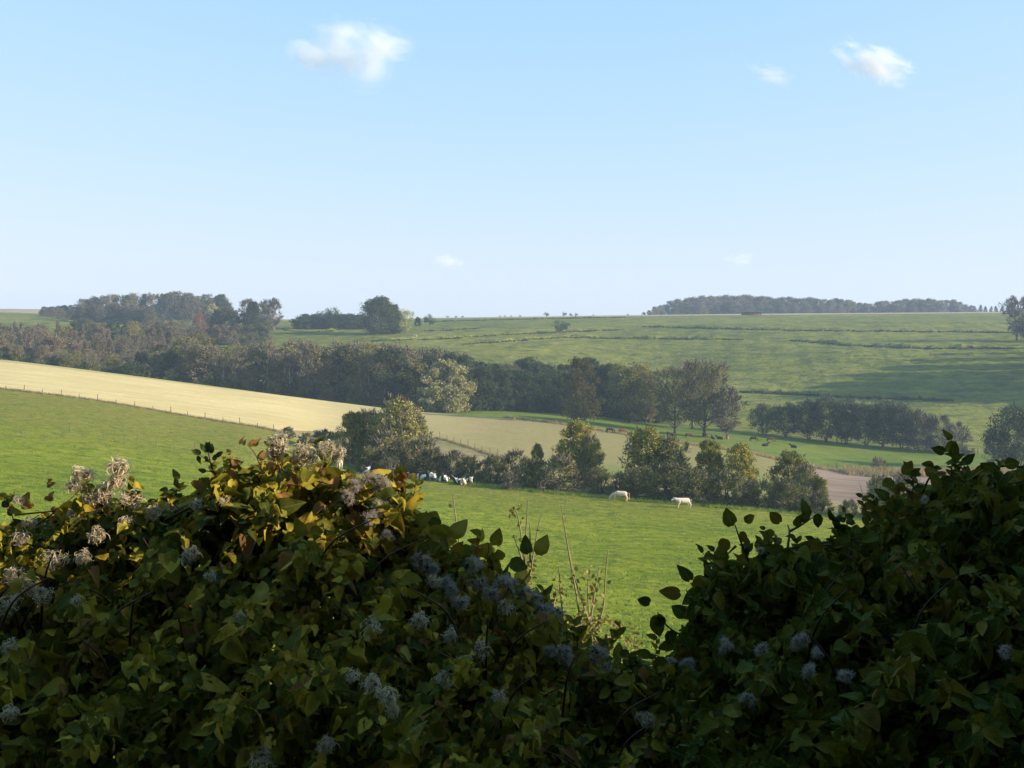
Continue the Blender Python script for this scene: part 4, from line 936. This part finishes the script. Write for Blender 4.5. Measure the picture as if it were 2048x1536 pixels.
leaves(mb, *hedge_leaves(2200, 1350, 2350, .35, 2.08, .032, 1.5))
leaves(mb, *hedge_leaves(5200, 1375, 2350, .35, 2.55, .055, 1, 1650, 30))
SPR = []   # (u, v, tip angle from +x in degrees (photo, up positive), length px, distance)
for a in [(1462, 1052, 100, 44), (1488, 1040, 20, 34), (1452, 1078, 250, 46), (1478, 1068, 330, 30), (1488, 1082, 350, 34), (1456, 1108, 200, 40), (1440, 1130, 95, 44), (1510, 1085, 330, 30), (1478, 1130, 60, 38), (1560, 1045, 135, 52), (1590, 1052, 50, 32), (1600, 1040, 30, 40), (1612, 1030, 80, 34), (1632, 1028, 290, 34),
          (1380, 1160, 120, 52), (1402, 1150, 270, 50), (1420, 1160, 100, 40), (1360, 1185, 190, 46), (1385, 1190, 300, 44), (1392, 1210, 10, 30), (1300, 1205, 160, 34), (1312, 1230, 280, 50), (1330, 1240, 200, 40), (1335, 1262, 290, 50), (1362, 1268, 310, 40), (1372, 1230, 150, 46), (1385, 1245, 350, 42), (1345, 1285, 200, 38), (1360, 1300, 320, 40), (1300, 1310, 170, 36), (1330, 1318, 350, 34),
          (1690, 1060, 170, 40), (1700, 1082, 190, 40), (1730, 1075, 20, 45), (1760, 1045, 95, 46), (1790, 1050, 60, 46), (1700, 1050, 80, 26), (1810, 1075, 300, 44), (1775, 1000, 120, 34), (1810, 950, 70, 40), (1822, 945, 350, 30), (1850, 945, 10, 44), (1785, 960, 210, 34), (1800, 965, 280, 30), (1880, 975, 120, 40), (1905, 915, 85, 44), (1925, 925, 30, 40), (1888, 905, 150, 36), (1950, 960, 60, 46), (1985, 940, 150, 44), (2010, 930, 20, 44), (1970, 985, 200, 40), (1640, 1095, 160, 44), (1600, 1105, 30, 40), (1540, 1110, 200, 38), (1500, 1130, 330, 44), (1900, 880, 100, 30), (1912, 890, 200, 30), (1895, 955, 230, 36)]:
    SPR.append(a)
def sprig_leaves(mb, L_, y=2.15, wf=1.0):
    P, D, Nn, S = [], [], [], []
    for u, v, a, l in L_:
        yy = y + random.uniform(-.06, .06); l = l * .86; P.append(W3(u, v, yy)); ra = math.radians(a)
        D.append((math.cos(ra), random.uniform(-.3, .3), math.sin(ra))); Nn.append((random.uniform(-.35, .35), -1, random.uniform(-.1, .5))); S.append(l / F * yy)
    leaves(mb, np.array(P), np.array(D), np.array(Nn), np.array(S) * rng.uniform(.8, 1.1, len(S)), wf, fold=.25, curl=.25)
sprig_leaves(mb, SPR, 2.15, .95)
leaves(mb, *hedge_leaves(3800, 2340, 3300, .8, 2.20, .05, 1.0))
child('foliage', mb, ML_dog, dog)
mb = MB()
for a_, b_ in ((1360, 1560), (1500, 1800), (1760, 2100)): leaves(mb, *hedge_leaves(700, a_, b_, .30, 2.08, .020, 1.0))
child('small_leaves', mb, ML_dog, dog)
mb = MB(); Y0 = 2.16
for pts in [[(1395, 1250), (1430, 1185), (1500, 1128), (1560, 1100), (1640, 1086), (1720, 1103), (1800, 1140)], [(1500, 1128), (1480, 1080), (1470, 1050)], [(1487, 1100), (1500, 1092)], [(1472, 1092), (1455, 1108)], [(1575, 1098), (1580, 1062), (1575, 1050)], [(1580, 1062), (1600, 1052), (1625, 1035)],
            [(1640, 1086), (1700, 1078), (1730, 1074)], [(1420, 1300), (1400, 1250), (1385, 1200), (1372, 1180)], [(1440, 1200), (1436, 1150), (1438, 1125)], [(1890, 1300), (1905, 1100), (1900, 980), (1906, 900)], [(1850, 1250), (1862, 1100), (1845, 1000), (1830, 950), (1815, 945)], [(1845, 985), (1860, 950), (1885, 945)],
            [(2060, 935), (2000, 930), (1950, 950), (1900, 985), (1850, 1020)], [(2060, 960), (1980, 975), (1900, 1010)], [(1420, 1260), (1370, 1275), (1335, 1255), (1315, 1225)], [(1410, 1340), (1370, 1290), (1345, 1280)], [(1700, 1110), (1702, 1060)], [(1420, 1340), (1360, 1330), (1310, 1310)]]:
    twig(mb, [W3(u, v, Y0 + random.uniform(-.02, .03)) for u, v in pts], .0028, .0012)
for i in range(90):
    u, v = random.uniform(1400, 2250), random.uniform(1150, 1600); y = random.uniform(2.05, 2.7) - .3; a = random.uniform(-1, 1)
    twig(mb, [W3(u, v + 120, y + .1), W3(u + 40 * a, v, y), W3(u + 130 * a, v - 60, y - .04)], .003, .001)
child('branches', mb, M_stem, dog)
mb = MB(); leaves(mb, *hedge_leaves(110, 1350, 2300, .3, 2.12, .028, 1.0), fold=.7, curl=.9); child('brown_leaves', mb, ML_brown, dog)

mb = MB()
for pts, r in [([(330, 1040), (400, 1005), (470, 975), (530, 955), (590, 952), (660, 968), (740, 1000)], .003), ([(505, 957), (560, 1010), (600, 1060)], .0018), ([(60, 1060), (130, 1010), (180, 960)], .002), ([(100, 1060), (180, 1000), (240, 960), (262, 935)], .002), ([(30, 1030), (110, 1022), (200, 1010)], .002),
               ([(520, 930), (510, 905), (495, 890)], .0015), ([(640, 965), (640, 930), (650, 900)], .0015), ([(560, 945), (556, 915), (560, 895)], .0015), ([(500, 1150), (640, 1180), (800, 1220), (960, 1290)], .003), ([(760, 1300), (830, 1290), (880, 1270)], .0022), ([(820, 1100), (960, 1150), (1040, 1240), (1120, 1300)], .0028),
               ([(400, 1080), (460, 1060), (520, 1055)], .002), ([(780, 1000), (800, 970), (808, 950)], .0015), ([(960, 1140), (980, 1100), (975, 1085)], .0015), ([(1040, 1170), (1065, 1140), (1060, 1110)], .0015), ([(850, 1080), (900, 1062), (912, 1048)], .0015)]:
    twig(mb, [W3(u, v, 2.17 + random.uniform(-.03, .05)) for u, v in pts], r, r * .5)
for i in range(150):
    u, v = random.uniform(-100, 1250), random.uniform(1080, 1650); v = max(v, float(oline(u)) + 110); y = random.uniform(1.95, 2.6) - .2; a = random.uniform(-1, 1)
    twig(mb, [W3(u, v + 110, y + .1), W3(u + 50 * a, v, y), W3(u + 150 * a, v - 40, y - .03)], .003, .001)
child('stems', mb, M_vine, hedge)
mb = MB()
EX = [(485, 888, 100, 26), (503, 890, 60, 28), (478, 930, 150, 40), (470, 950, 120, 36), (520, 920, 45, 36), (500, 935, 270, 36), (540, 940, 20, 40), (585, 930, 10, 44), (610, 935, 340, 40), (455, 955, 190, 34), (465, 962, 0, 34), (395, 965, 270, 44), (640, 948, 50, 40), (700, 975, 120, 40), (660, 975, 30, 44),
      (110, 1000, 170, 30), (95, 1000, 60, 30), (60, 1015, 150, 44), (45, 1005, 80, 36), (100, 1018, 330, 36), (25, 1025, 160, 34), (40, 1045, 240, 26), (95, 965, 10, 20), (805, 965, 240, 36), (815, 945, 250, 50)]
sprig_leaves(mb, [(u + random.uniform(-5, 5), v + random.uniform(-5, 5), a + random.uniform(-25, 25), l * random.uniform(.55, .85)) for u, v, a, l in EX for _ in (0, 1)], 2.15, 1.0)
leaves(mb, *hedge_leaves(520, -260, 1345, .3, 2.12, .032, 1.2), fold=.7, curl=.9)
child('brown_leaves', mb, ML_brown, hedge)
mb = MB()
EY = [(975, 1085, 265, 52), (992, 1090, 80, 46), (1060, 1105, 115, 46), (1078, 1110, 70, 44), (900, 1060, 200, 50), (925, 1090, 280, 50), (960, 1095, 200, 44), (880, 1050, 150, 40), (905, 1075, 60, 50), (1020, 1125, 340, 46), (1000, 1120, 110, 40), (830, 1045, 20, 44), (860, 1060, 340, 46), (1080, 1200, 300, 44), (1110, 1230, 310, 44), (1235, 1320, 80, 44), (1250, 1330, 40, 40),
      (820, 1040, 110, 34), (770, 950, 300, 40), (800, 960, 80, 46)]
sprig_leaves(mb, EY, 2.15, 1.0)
child('tip_leaves', mb, ML_clem, hedge)

# ragged small sprays along the crest of both plants
def sprays(us, par, mat, nm):
    mb = MB(); mt = MB(); L_ = []
    for u in us:
        v0 = float(oline(u)) + 18; a = random.uniform(-.5, .5); ln = random.uniform(30, 72); y = 2.15 + random.uniform(-.1, .15)
        pts = [(u + a * t * ln + 6 * math.sin(t * 3 + u), v0 - t * ln) for t in (0, .35, .7, 1)]
        twig(mt, [W3(p, q, y) for p, q in pts], .0014, .0006, 4, 3)
        for k in range(7):
            t = .25 + .75 * k / 6; p = (u + a * t * ln + 6 * math.sin(t * 3 + u), v0 - t * ln)
            L_.append((p[0], p[1], (35 if k % 2 else 145) + random.uniform(-35, 35), random.uniform(13, 27), y))
    P = np.array([W3(l[0], l[1], l[4]) for l in L_]); ra = np.radians([l[2] for l in L_])
    D = np.stack([np.cos(ra), rng.uniform(-.5, .5, len(ra)), np.sin(ra)], 1); Nn = rng.normal(size=(len(ra), 3)) * .4 + [0, -1, .4]
    leaves(mb, P, D, Nn, np.array([l[3] / F * l[4] for l in L_]), .8, fold=.5, curl=.4)
    child(nm, mb, mat, par); child('twigs', mt, M_stem, par)
sprays([random.uniform(20, 1330) for _ in range(34)], hedge, ML_clem, 'spray_leaves')
sprays([random.uniform(1380, 2040) for _ in range(26)], dog, ML_dog, 'spray_leaves')

# seed heads (old man's beard)
def plumemat(name, c1, c2, tr=.45):
    m, nt, b = nodes(name); g = nt.nodes.new('ShaderNodeNewGeometry')
    nt.links.new(ramp(nt, g.outputs['Random Per Island'], [(0, c1), (1, c2)]), b.inputs['Base Color'])
    t = nt.nodes.new('ShaderNodeBsdfTranslucent'); t.inputs[0].default_value = (*c2, 1)
    mx = nt.nodes.new('ShaderNodeMixShader'); mx.inputs[0].default_value = tr
    nt.links.new(b.outputs[0], mx.inputs[1]); nt.links.new(t.outputs[0], mx.inputs[2]); nt.links.new(mx.outputs[0], nt.nodes['Material Output'].inputs[0]); return m
M_cream = plumemat('cream_plume', (.38, .30, .19), (.66, .57, .39)); M_silver = plumemat('silver_plume', (.28, .25, .19), (.50, .45, .36), .4)
M_core = nodes('seed_core')[0]; M_core.node_tree.nodes['Principled BSDF'].inputs['Base Color'].default_value = (.10, .03, .018, 1)
def seed_head(seed, curly):
    r = np.random.default_rng(seed); mb = MB(); nb = r.integers(6, 9) if curly else r.integers(5, 9)
    for b in range(nb):
        d = unit(r.normal(size=3)) * [1, .8, .7]; c = d * (.020 if curly else .026) * r.uniform(.3, 1.05)
        # dark cluster of achenes
        for q in range(6):
            dd = unit(r.normal(size=3)); q_ = 1.0 if curly else 1.45; tube(mb, [c, c + dd * .0028 * q_, c + dd * .0052 * q_], [.0011 * q_, .0016 * q_, .0005], 4, 1)
        k = 22 if curly else 38; D = unit(r.normal(size=(k, 3)) + d * .8)
        Lg = (.024 if curly else .022) * r.uniform(.6, 1.2, k); side = unit(np.cross(D, r.normal(size=(k, 3))))
        t = np.linspace(0, 1, 7); cv = r.uniform(.6, 1.5, k) * (1 if curly else .9)
        g = np.array([0, 0, -1.0]) if curly else np.array([0, 0, -.25])
        ang = cv[:, None] * t[None] * (3.0 if curly else 1.2)
        pos = c + Lg[:, None, None] * (D[:, None] * (np.sin(ang) / cv[:, None] / (2.6 if curly else 1.2) * 1.0)[..., None] + side[:, None] * ((1 - np.cos(ang)) / cv[:, None] / (2.6 if curly else 1.2))[..., None] + g * (t ** 2 * .22)[None, :, None])
        wd = (.0010 if curly else .00035) * np.array([.7, 1, 1.1, 1.1, 1, .7, .15]); bn = unit(np.cross(np.gradient(pos, axis=1), r.normal(size=(k, 1, 3))))
        Vt = np.stack([pos - bn * wd[None, :, None], pos + bn * wd[None, :, None]], 2)    # k,7,2,3
        f = []
        for i in range(6): f.append([2 * i, 2 * i + 1, 2 * i + 3, 2 * i + 2])
        f = (np.array(f)[None] + (np.arange(k) * 14)[:, None, None]).reshape(-1, 4)
        mb.add(Vt.reshape(-1, 3), f, 0)
        if not curly:      # downy side hairs along each plume
            hn = 5; base_ = pos[:, 1:6].reshape(-1, 3); m_ = len(base_)
            for _ in range(2):
                hd = unit(r.normal(size=(m_, 3))) * .006; hb = unit(np.cross(hd, r.normal(size=(m_, 3)))) * .00022
                mb.add(np.stack([base_ - hb, base_ + hb, base_ + hd], 1).reshape(-1, 3), np.arange(m_ * 3).reshape(-1, 3), 0)
    return mb.mesh('seed_head', [M_cream if curly else M_silver, M_core])
SC_ = [seed_head(900 + i, True) for i in range(4)]; SF = [seed_head(950 + i, False) for i in range(4)]
curlyL = [(165, 945, 52), (232, 932, 56), (200, 985, 62), (262, 1000, 50), (178, 1005, 48), (560, 885, 58), (545, 905, 40), (612, 910, 60), (655, 893, 48), (675, 905, 40), (35, 998, 26), (60, 1045, 30), (235, 960, 50), (150, 968, 40)]
curlyD = [(378, 1108, 56), (190, 1068, 50), (170, 1110, 44), (110, 1120, 56), (60, 1165, 60), (30, 1150, 54), (85, 1185, 50), (15, 1210, 56), (340, 1008, 40), (310, 1022, 44), (400, 1008, 42), (450, 1005, 34), (150, 1025, 36), (40, 1075, 44), (745, 1250, 56), (838, 1240, 50), (905, 1268, 46), (925, 1200, 40), (740, 1365, 56), (775, 1395, 56), (790, 1420, 40), (705, 1350, 40), (882, 1358, 50),
          (960, 1300, 52), (930, 1320, 44), (650, 1488, 52), (530, 1515, 66), (1290, 1440, 44), (1362, 1500, 40), (155, 1200, 36), (25, 1290, 44), (20, 1425, 44), (1340, 1320, 30), (420, 1150, 34), (480, 1230, 34), (250, 1045, 36), (1000, 1390, 44), (1010, 1215, 44), (870, 1160, 40)]
fluffy = [(740, 962, 60), (710, 968, 48), (765, 975, 44), (700, 990, 40), (760, 1020, 58), (740, 1035, 44), (778, 1072, 32), (850, 1118, 56), (868, 1140, 40), (890, 1165, 44), (942, 1138, 56), (960, 1160, 44), (905, 1180, 44), (920, 1205, 40), (1000, 1170, 54), (1025, 1160, 42), (985, 1190, 44), (1062, 1190, 50), (1085, 1225, 52), (1108, 1222, 44), (1125, 1308, 52), (1100, 1300, 36), (1192, 1312, 54), (1205, 1335, 34), (1045, 1185, 36)]
dogh = [(1605, 1280, 56), (1635, 1305, 40), (1455, 1290, 44), (1470, 1320, 40), (1520, 1300, 40), (1545, 1325, 44), (1620, 1340, 50), (1585, 1352, 44), (1690, 1350, 50), (1415, 1325, 36), (1380, 1330, 40), (1980, 1280, 44), (2010, 1300, 44), (1660, 1400, 36), (1850, 1000, 30), (1880, 1010, 26), (1520, 990 + 110, 26), (1790, 1130, 34), (1500, 1400, 40), (1850, 1420, 30)]
def heads(L_, par, pool, lab, yy=2.10):
    for i, (u, v, s) in enumerate(L_):
        dd = max(0, v - float(oline(u))); y = yy - .55 * min(1, dd / 420) - .02
        o = obj('seed_head', pool[i % len(pool)], par); p = W3(u, v, y)
        o.location = Vector(p) - par.location; k = s / F * y / .056
        o.scale = (k, k, k); o.rotation_euler = (random.uniform(-.4, .4), random.uniform(-.4, .4), random.uniform(0, 6.28)); o['label'] = lab
heads(curlyL, hedge, SC_, 'sunlit curly cream clematis seed head')
heads([(a, b, c * .88) for a, b, c in curlyD], hedge, SC_, 'shaded curly clematis seed head')
heads([(a, b, c * .85) for a, b, c in fluffy], hedge, SF, 'fluffy silver-grey clematis seed head')
heads([(a, b, c * .72) for a, b, c in dogh[:3] + dogh[4::2]], dog, SF, 'fluffy grey clematis seed head tangled in the dark shrub', 2.05)

# dark-leaved shoot standing above the hedge
st = empty('privet_shoot', W3(445, 1000, 2.25)); tag(st, 'single dark upright shoot with oval leaves above the hedge, left of centre', 'shoot')
mb = MB(); q = [W3(u, v, 2.25) for u, v in [(440, 1020), (432, 985), (428, 950), (420, 920), (415, 895)]]; twig(mb, q, .0028, .0015)
for a, b in [((430, 945), (405, 940)), ((428, 950), (445, 945)), ((420, 925), (400, 910)), ((424, 930), (435, 915)), ((432, 975), (412, 972)), ((432, 975), (450, 972))]: twig(mb, [W3(*a, 2.25), W3(*b, 2.25)], .0012, .0008, sm=2)
child('stem', mb, M_stem, st)
mb = MB(); sprig_leaves(mb, [(413, 905, 95, 26), (418, 905, 60, 24), (408, 900, 120, 22), (412, 912, 270, 20), (402, 908, 170, 26), (398, 912, 250, 26), (432, 912, 20, 24), (426, 920, 60, 20), (412, 942, 175, 20), (425, 945, 100, 18), (436, 948, 70, 24), (438, 955, 310, 16), (410, 972, 190, 22), (408, 965, 150, 18), (445, 972, 20, 20), (440, 985, 330, 24), (425, 985, 220, 20), (445, 990, 60, 24), (415, 898, 80, 22)], 2.25, .85); child('leaves', mb, ML_dark, st)

# wild rose shoots in the gap, sunlit
ros = empty('wild_rose', W3(1160, 1420, 3.3)); tag(ros, 'sunlit wild rose with thin upright stems and small yellow leaves in the hedge gap', 'shrub')
mb = MB(); mh = MB(); lv = []
stems = [[(925, 1150), (918, 1080), (912, 1040), (906, 990)], [(1055, 1220), (1050, 1120), (1052, 1060), (1056, 1000)], [(1058, 1200), (1045, 1090), (1038, 1040), (1030, 1015)], [(1060, 1150), (1070, 1090), (1080, 1035)], [(1060, 1150), (1060, 1100), (1060, 1045)], [(1050, 1140), (1038, 1100), (1028, 1075)],
         [(1170, 1310), (1155, 1200), (1140, 1120), (1130, 1060), (1122, 1010)], [(1190, 1280), (1170, 1220), (1150, 1160), (1138, 1100)], [(1175, 1330), (1178, 1230), (1175, 1170), (1180, 1135)], [(1180, 1250), (1190, 1180), (1198, 1135)], [(1190, 1260), (1208, 1220), (1210, 1160), (1216, 1100)], [(1130, 1290), (1125, 1230), (1120, 1170), (1118, 1135)], [(1105, 1230), (1110, 1190), (1116, 1175)],
         [(1200, 1310), (1215, 1280), (1235, 1245)], [(1160, 1320), (1150, 1270), (1140, 1235)], [(1260, 1330), (1270, 1290), (1270, 1255)], [(1150, 1340), (1130, 1300), (1105, 1270)], [(1180, 1330), (1200, 1300), (1225, 1270)], [(1090, 1320), (1080, 1290), (1072, 1250)], [(1165, 1340), (1168, 1290), (1160, 1250)]]
for s in stems:
    Q = twig(mb, [W3(u, v, 3.3 + .03 * i) for i, (u, v) in enumerate(s)], .0035, .0016)
    s0 = np.array(s, float)
    for k in range(26):
        t = random.uniform(0, 1) ** 1.6 * (len(s) - 1); i = min(int(t), len(s) - 2); c = s0[i] + (s0[i + 1] - s0[i]) * (t - i)
        if c[1] > 1150 or random.random() < .22: lv.append((c[0] + random.uniform(-9, 9), c[1] + random.uniform(-6, 6), random.uniform(0, 360), random.uniform(8, 15)))
for k in range(420):
    u = random.gauss(1165, 45); lv.append((u, random.uniform(1225, 1380) + abs(u - 1165) * .2, random.uniform(0, 360), random.uniform(8, 17)))
for k in range(60): lv.append((random.gauss(1268, 18), random.uniform(1270, 1370), random.uniform(0, 360), random.uniform(7, 13)))
for k in range(14): lv.append((1030 + random.uniform(-10, 14), 1018 + random.uniform(-6, 12), random.uniform(0, 360), 11))
for k in range(40): lv.append((1052 + random.uniform(-14, 14), random.uniform(1130, 1200), random.uniform(0, 360), 12))
for k in range(220): lv.append((random.uniform(1040, 1290), random.uniform(1330, 1460), random.uniform(0, 360), 15))
child('stems', mb, M_rosestem, ros)
mb = MB(); sprig_leaves(mb, lv, 3.32, .9); child('leaves', mb, ML_rose, ros)
M_hip = nodes('rose_hip')[0]; M_hip.node_tree.nodes['Principled BSDF'].inputs['Base Color'].default_value = (.34, .03, .02, 1)
import bmesh
bmh = bmesh.new(); bmesh.ops.create_uvsphere(bmh, u_segments=10, v_segments=8, radius=1); hm = bpy.data.meshes.new('rose_hip'); bmh.to_mesh(hm); hm.materials.append(M_hip)
for u, v in [(1213, 1284), (1229, 1273), (1200, 1288), (1190, 1290), (1221, 1280)]:
    o = obj('rose_hip', hm, ros); o.location = Vector(W3(u, v, 3.25)) - ros.location; o.scale = (.0048, .0048, .0065)

# tall hedge trees outside the frame on the right: they stand between the sun and the near hedge
def near_tree(x, y, H, Wd, seed, label):
    cr, tr, H0 = make_tree(seed, H=H, Wd=Wd, base=.02, shape='dome', ncl=110, nlf=170, ls=.2, leaf=LM['dark'], bark=B_dark, clr=.14, multi=2, limbs=10, trunk_r=.1)
    e = empty('unseen_bush', (x, y, float(gz(x, y)) if y > 1.5 else -1.78)); obj('trunk', tr, e); obj('crown', cr, e)
    tag(e, label, 'bush', 'tall bushes beside the photographer'); return e
for i, (x, y, w) in enumerate([(4.8, -.9, 2.8), (5.0, 0, 2.6), (5.6, .7, 1.5), (4.6, .65, 1.3), (5.2, 1.65, 2.0), (6.6, -.2, 2.8), (6.8, 1.6, 2.0), (4.9, -2.0, 2.8)]):
    g0 = float(gz(x, y)) if y > 1.5 else -1.78
    near_tree(x, y, -.42 + .35 * (x + .7) - g0 + (-.12 if y > 1.3 else .45), w, 700 + i, 'tall dark bush beside the photographer, outside the right edge of the picture')
for i, (x, y, H, w) in enumerate([(-5, -3.4, 7, 5), (-2.4, -3.5, 8, 5), (.2, -3.5, 8, 5), (2.6, -3.5, 8, 5), (5.2, -2.8, 7, 5), (-7.5, -3.0, 7, 5), (-.8, -6.0, 11, 6), (3.5, -6.0, 11, 6)]):  # unseen trees added here to keep skylight off the near hedge
    near_tree(x, y, H, w, 720 + i, 'unseen dark tree added behind the photographer to block skylight')['group'] = 'unseen added trees behind the photographer'

# ------------------------------------------------------------------ clouds (soft volumes, high above the haze)
def cloud(name, cu, cv, dist, wpx, hpx, dens, lobes, seed, label, tilt=0.0):
    c = W3(cu, cv, dist); wx, hz = wpx / F * dist / 2, hpx / F * dist / 2
    bm = bmesh.new(); bmesh.ops.create_icosphere(bm, subdivisions=3, radius=1.0); me = bpy.data.meshes.new(name); bm.to_mesh(me)
    m = bpy.data.materials.new(name + '_vapour'); m.use_nodes = True; nt = m.node_tree; nt.nodes.remove(nt.nodes['Principled BSDF'])
    pv = nt.nodes.new('ShaderNodeVolumePrincipled'); pv.inputs['Color'].default_value = (1, 1, 1, 1); pv.inputs['Anisotropy'].default_value = .0
    tc = nt.nodes.new('ShaderNodeTexCoord'); P = tc.outputs['Object']; acc = None
    for lx, ly, sx, sy, am in lobes:
        mp = nt.nodes.new('ShaderNodeMapping'); mp.vector_type = 'TEXTURE'; mp.inputs['Location'].default_value = (lx, 0, ly); mp.inputs['Scale'].default_value = (sx, 1, sy)
        nt.links.new(P, mp.inputs[0]); vm = nt.nodes.new('ShaderNodeVectorMath'); vm.operation = 'LENGTH'; nt.links.new(mp.outputs[0], vm.inputs[0])
        f = math_(nt, 'MULTIPLY', math_(nt, 'MAXIMUM', math_(nt, 'SUBTRACT', 1.0, vm.outputs['Value']), 0.0), am)
        acc = f if acc is None else math_(nt, 'ADD', acc, f)
    mp = nt.nodes.new('ShaderNodeMapping'); mp.inputs['Location'].default_value = (seed, seed * 2.1, 0); nt.links.new(P, mp.inputs[0])
    nz = noise(nt, 1.6, 6, mp.outputs[0], .62, dist=.9)
    d = math_(nt, 'MULTIPLY', math_(nt, 'MAXIMUM', math_(nt, 'ADD', acc, math_(nt, 'MULTIPLY_ADD', nz, 2.8, -1.85)), 0.0), dens)
    d = math_(nt, 'MULTIPLY', d, math_(nt, 'GREATER_THAN', acc, .02)); nt.links.new(d, pv.inputs['Density'])
    nt.links.new(pv.outputs[0], nt.nodes['Material Output'].inputs['Volume'])
    me.materials.append(m); o = obj(name, me, None, c); o.scale = (wx, max(wx, hz) * .6, hz); o.rotation_euler = (0, tilt, 0); tag(o, label, 'cloud'); return o
cloud('cloud', 695, 110, 3200, 340, 200, .016, [(.30, .10, .60, .78, 1.15), (-.38, -.08, .62, .50, 1.15), (-.12, .48, .40, .36, 1.0), (.28, -.5, .5, .45, .6)], 3.0, 'wispy two-lobed white cloud high left of centre')
cloud('cloud', 1750, 132, 3200, 240, 120, .035, [(.0, .05, .85, .75, 1.3)], 8.0, 'small bright white cloud in the upper right sky', .45)
cloud('cloud', 1560, 158, 3200, 220, 90, .016, [(-.2, .1, .8, .8, 1.0)], 5.5, 'faint pinkish wisp left of the small bright cloud', .35)
cloud('cloud', 893, 524, 3600, 110, 50, .03, [(0, 0, .9, .9, 1.1)], 1.5, 'tiny faint cloud low above the middle skyline')
cloud('cloud', 1478, 518, 3600, 100, 44, .03, [(0, 0, .9, .9, 1.1)], 2.5, 'tiny faint cloud low above the right wood')

# ------------------------------------------------------------------ haze
mb = MB(); zb, zt = -48.0, 40.0
zb = float(TZ.min()) - 1.0
x0, x1, y0, y1 = -XR - 60, XR + 60, -120, 2060
v = [[x, y, z] for x in (x0, x1) for y in (y0, y1) for z in (zb, zt)]
mb.add(v, [[0, 1, 3, 2], [4, 6, 7, 5], [0, 4, 5, 1], [2, 3, 7, 6], [0, 2, 6, 4], [1, 5, 7, 3]])
m = bpy.data.materials.new('haze_air'); m.use_nodes = True; nt = m.node_tree; nt.nodes.remove(nt.nodes['Principled BSDF'])
pv = nt.nodes.new('ShaderNodeVolumePrincipled'); pv.inputs['Color'].default_value = (.58, .75, 1, 1); pv.inputs['Density'].default_value = .00023; pv.inputs['Anisotropy'].default_value = .1
nt.links.new(pv.outputs[0], nt.nodes['Material Output'].inputs['Volume'])
tag(obj('haze', mb.mesh('haze', m, False)), 'thin blue haze filling the valley', None, None, 'stuff')
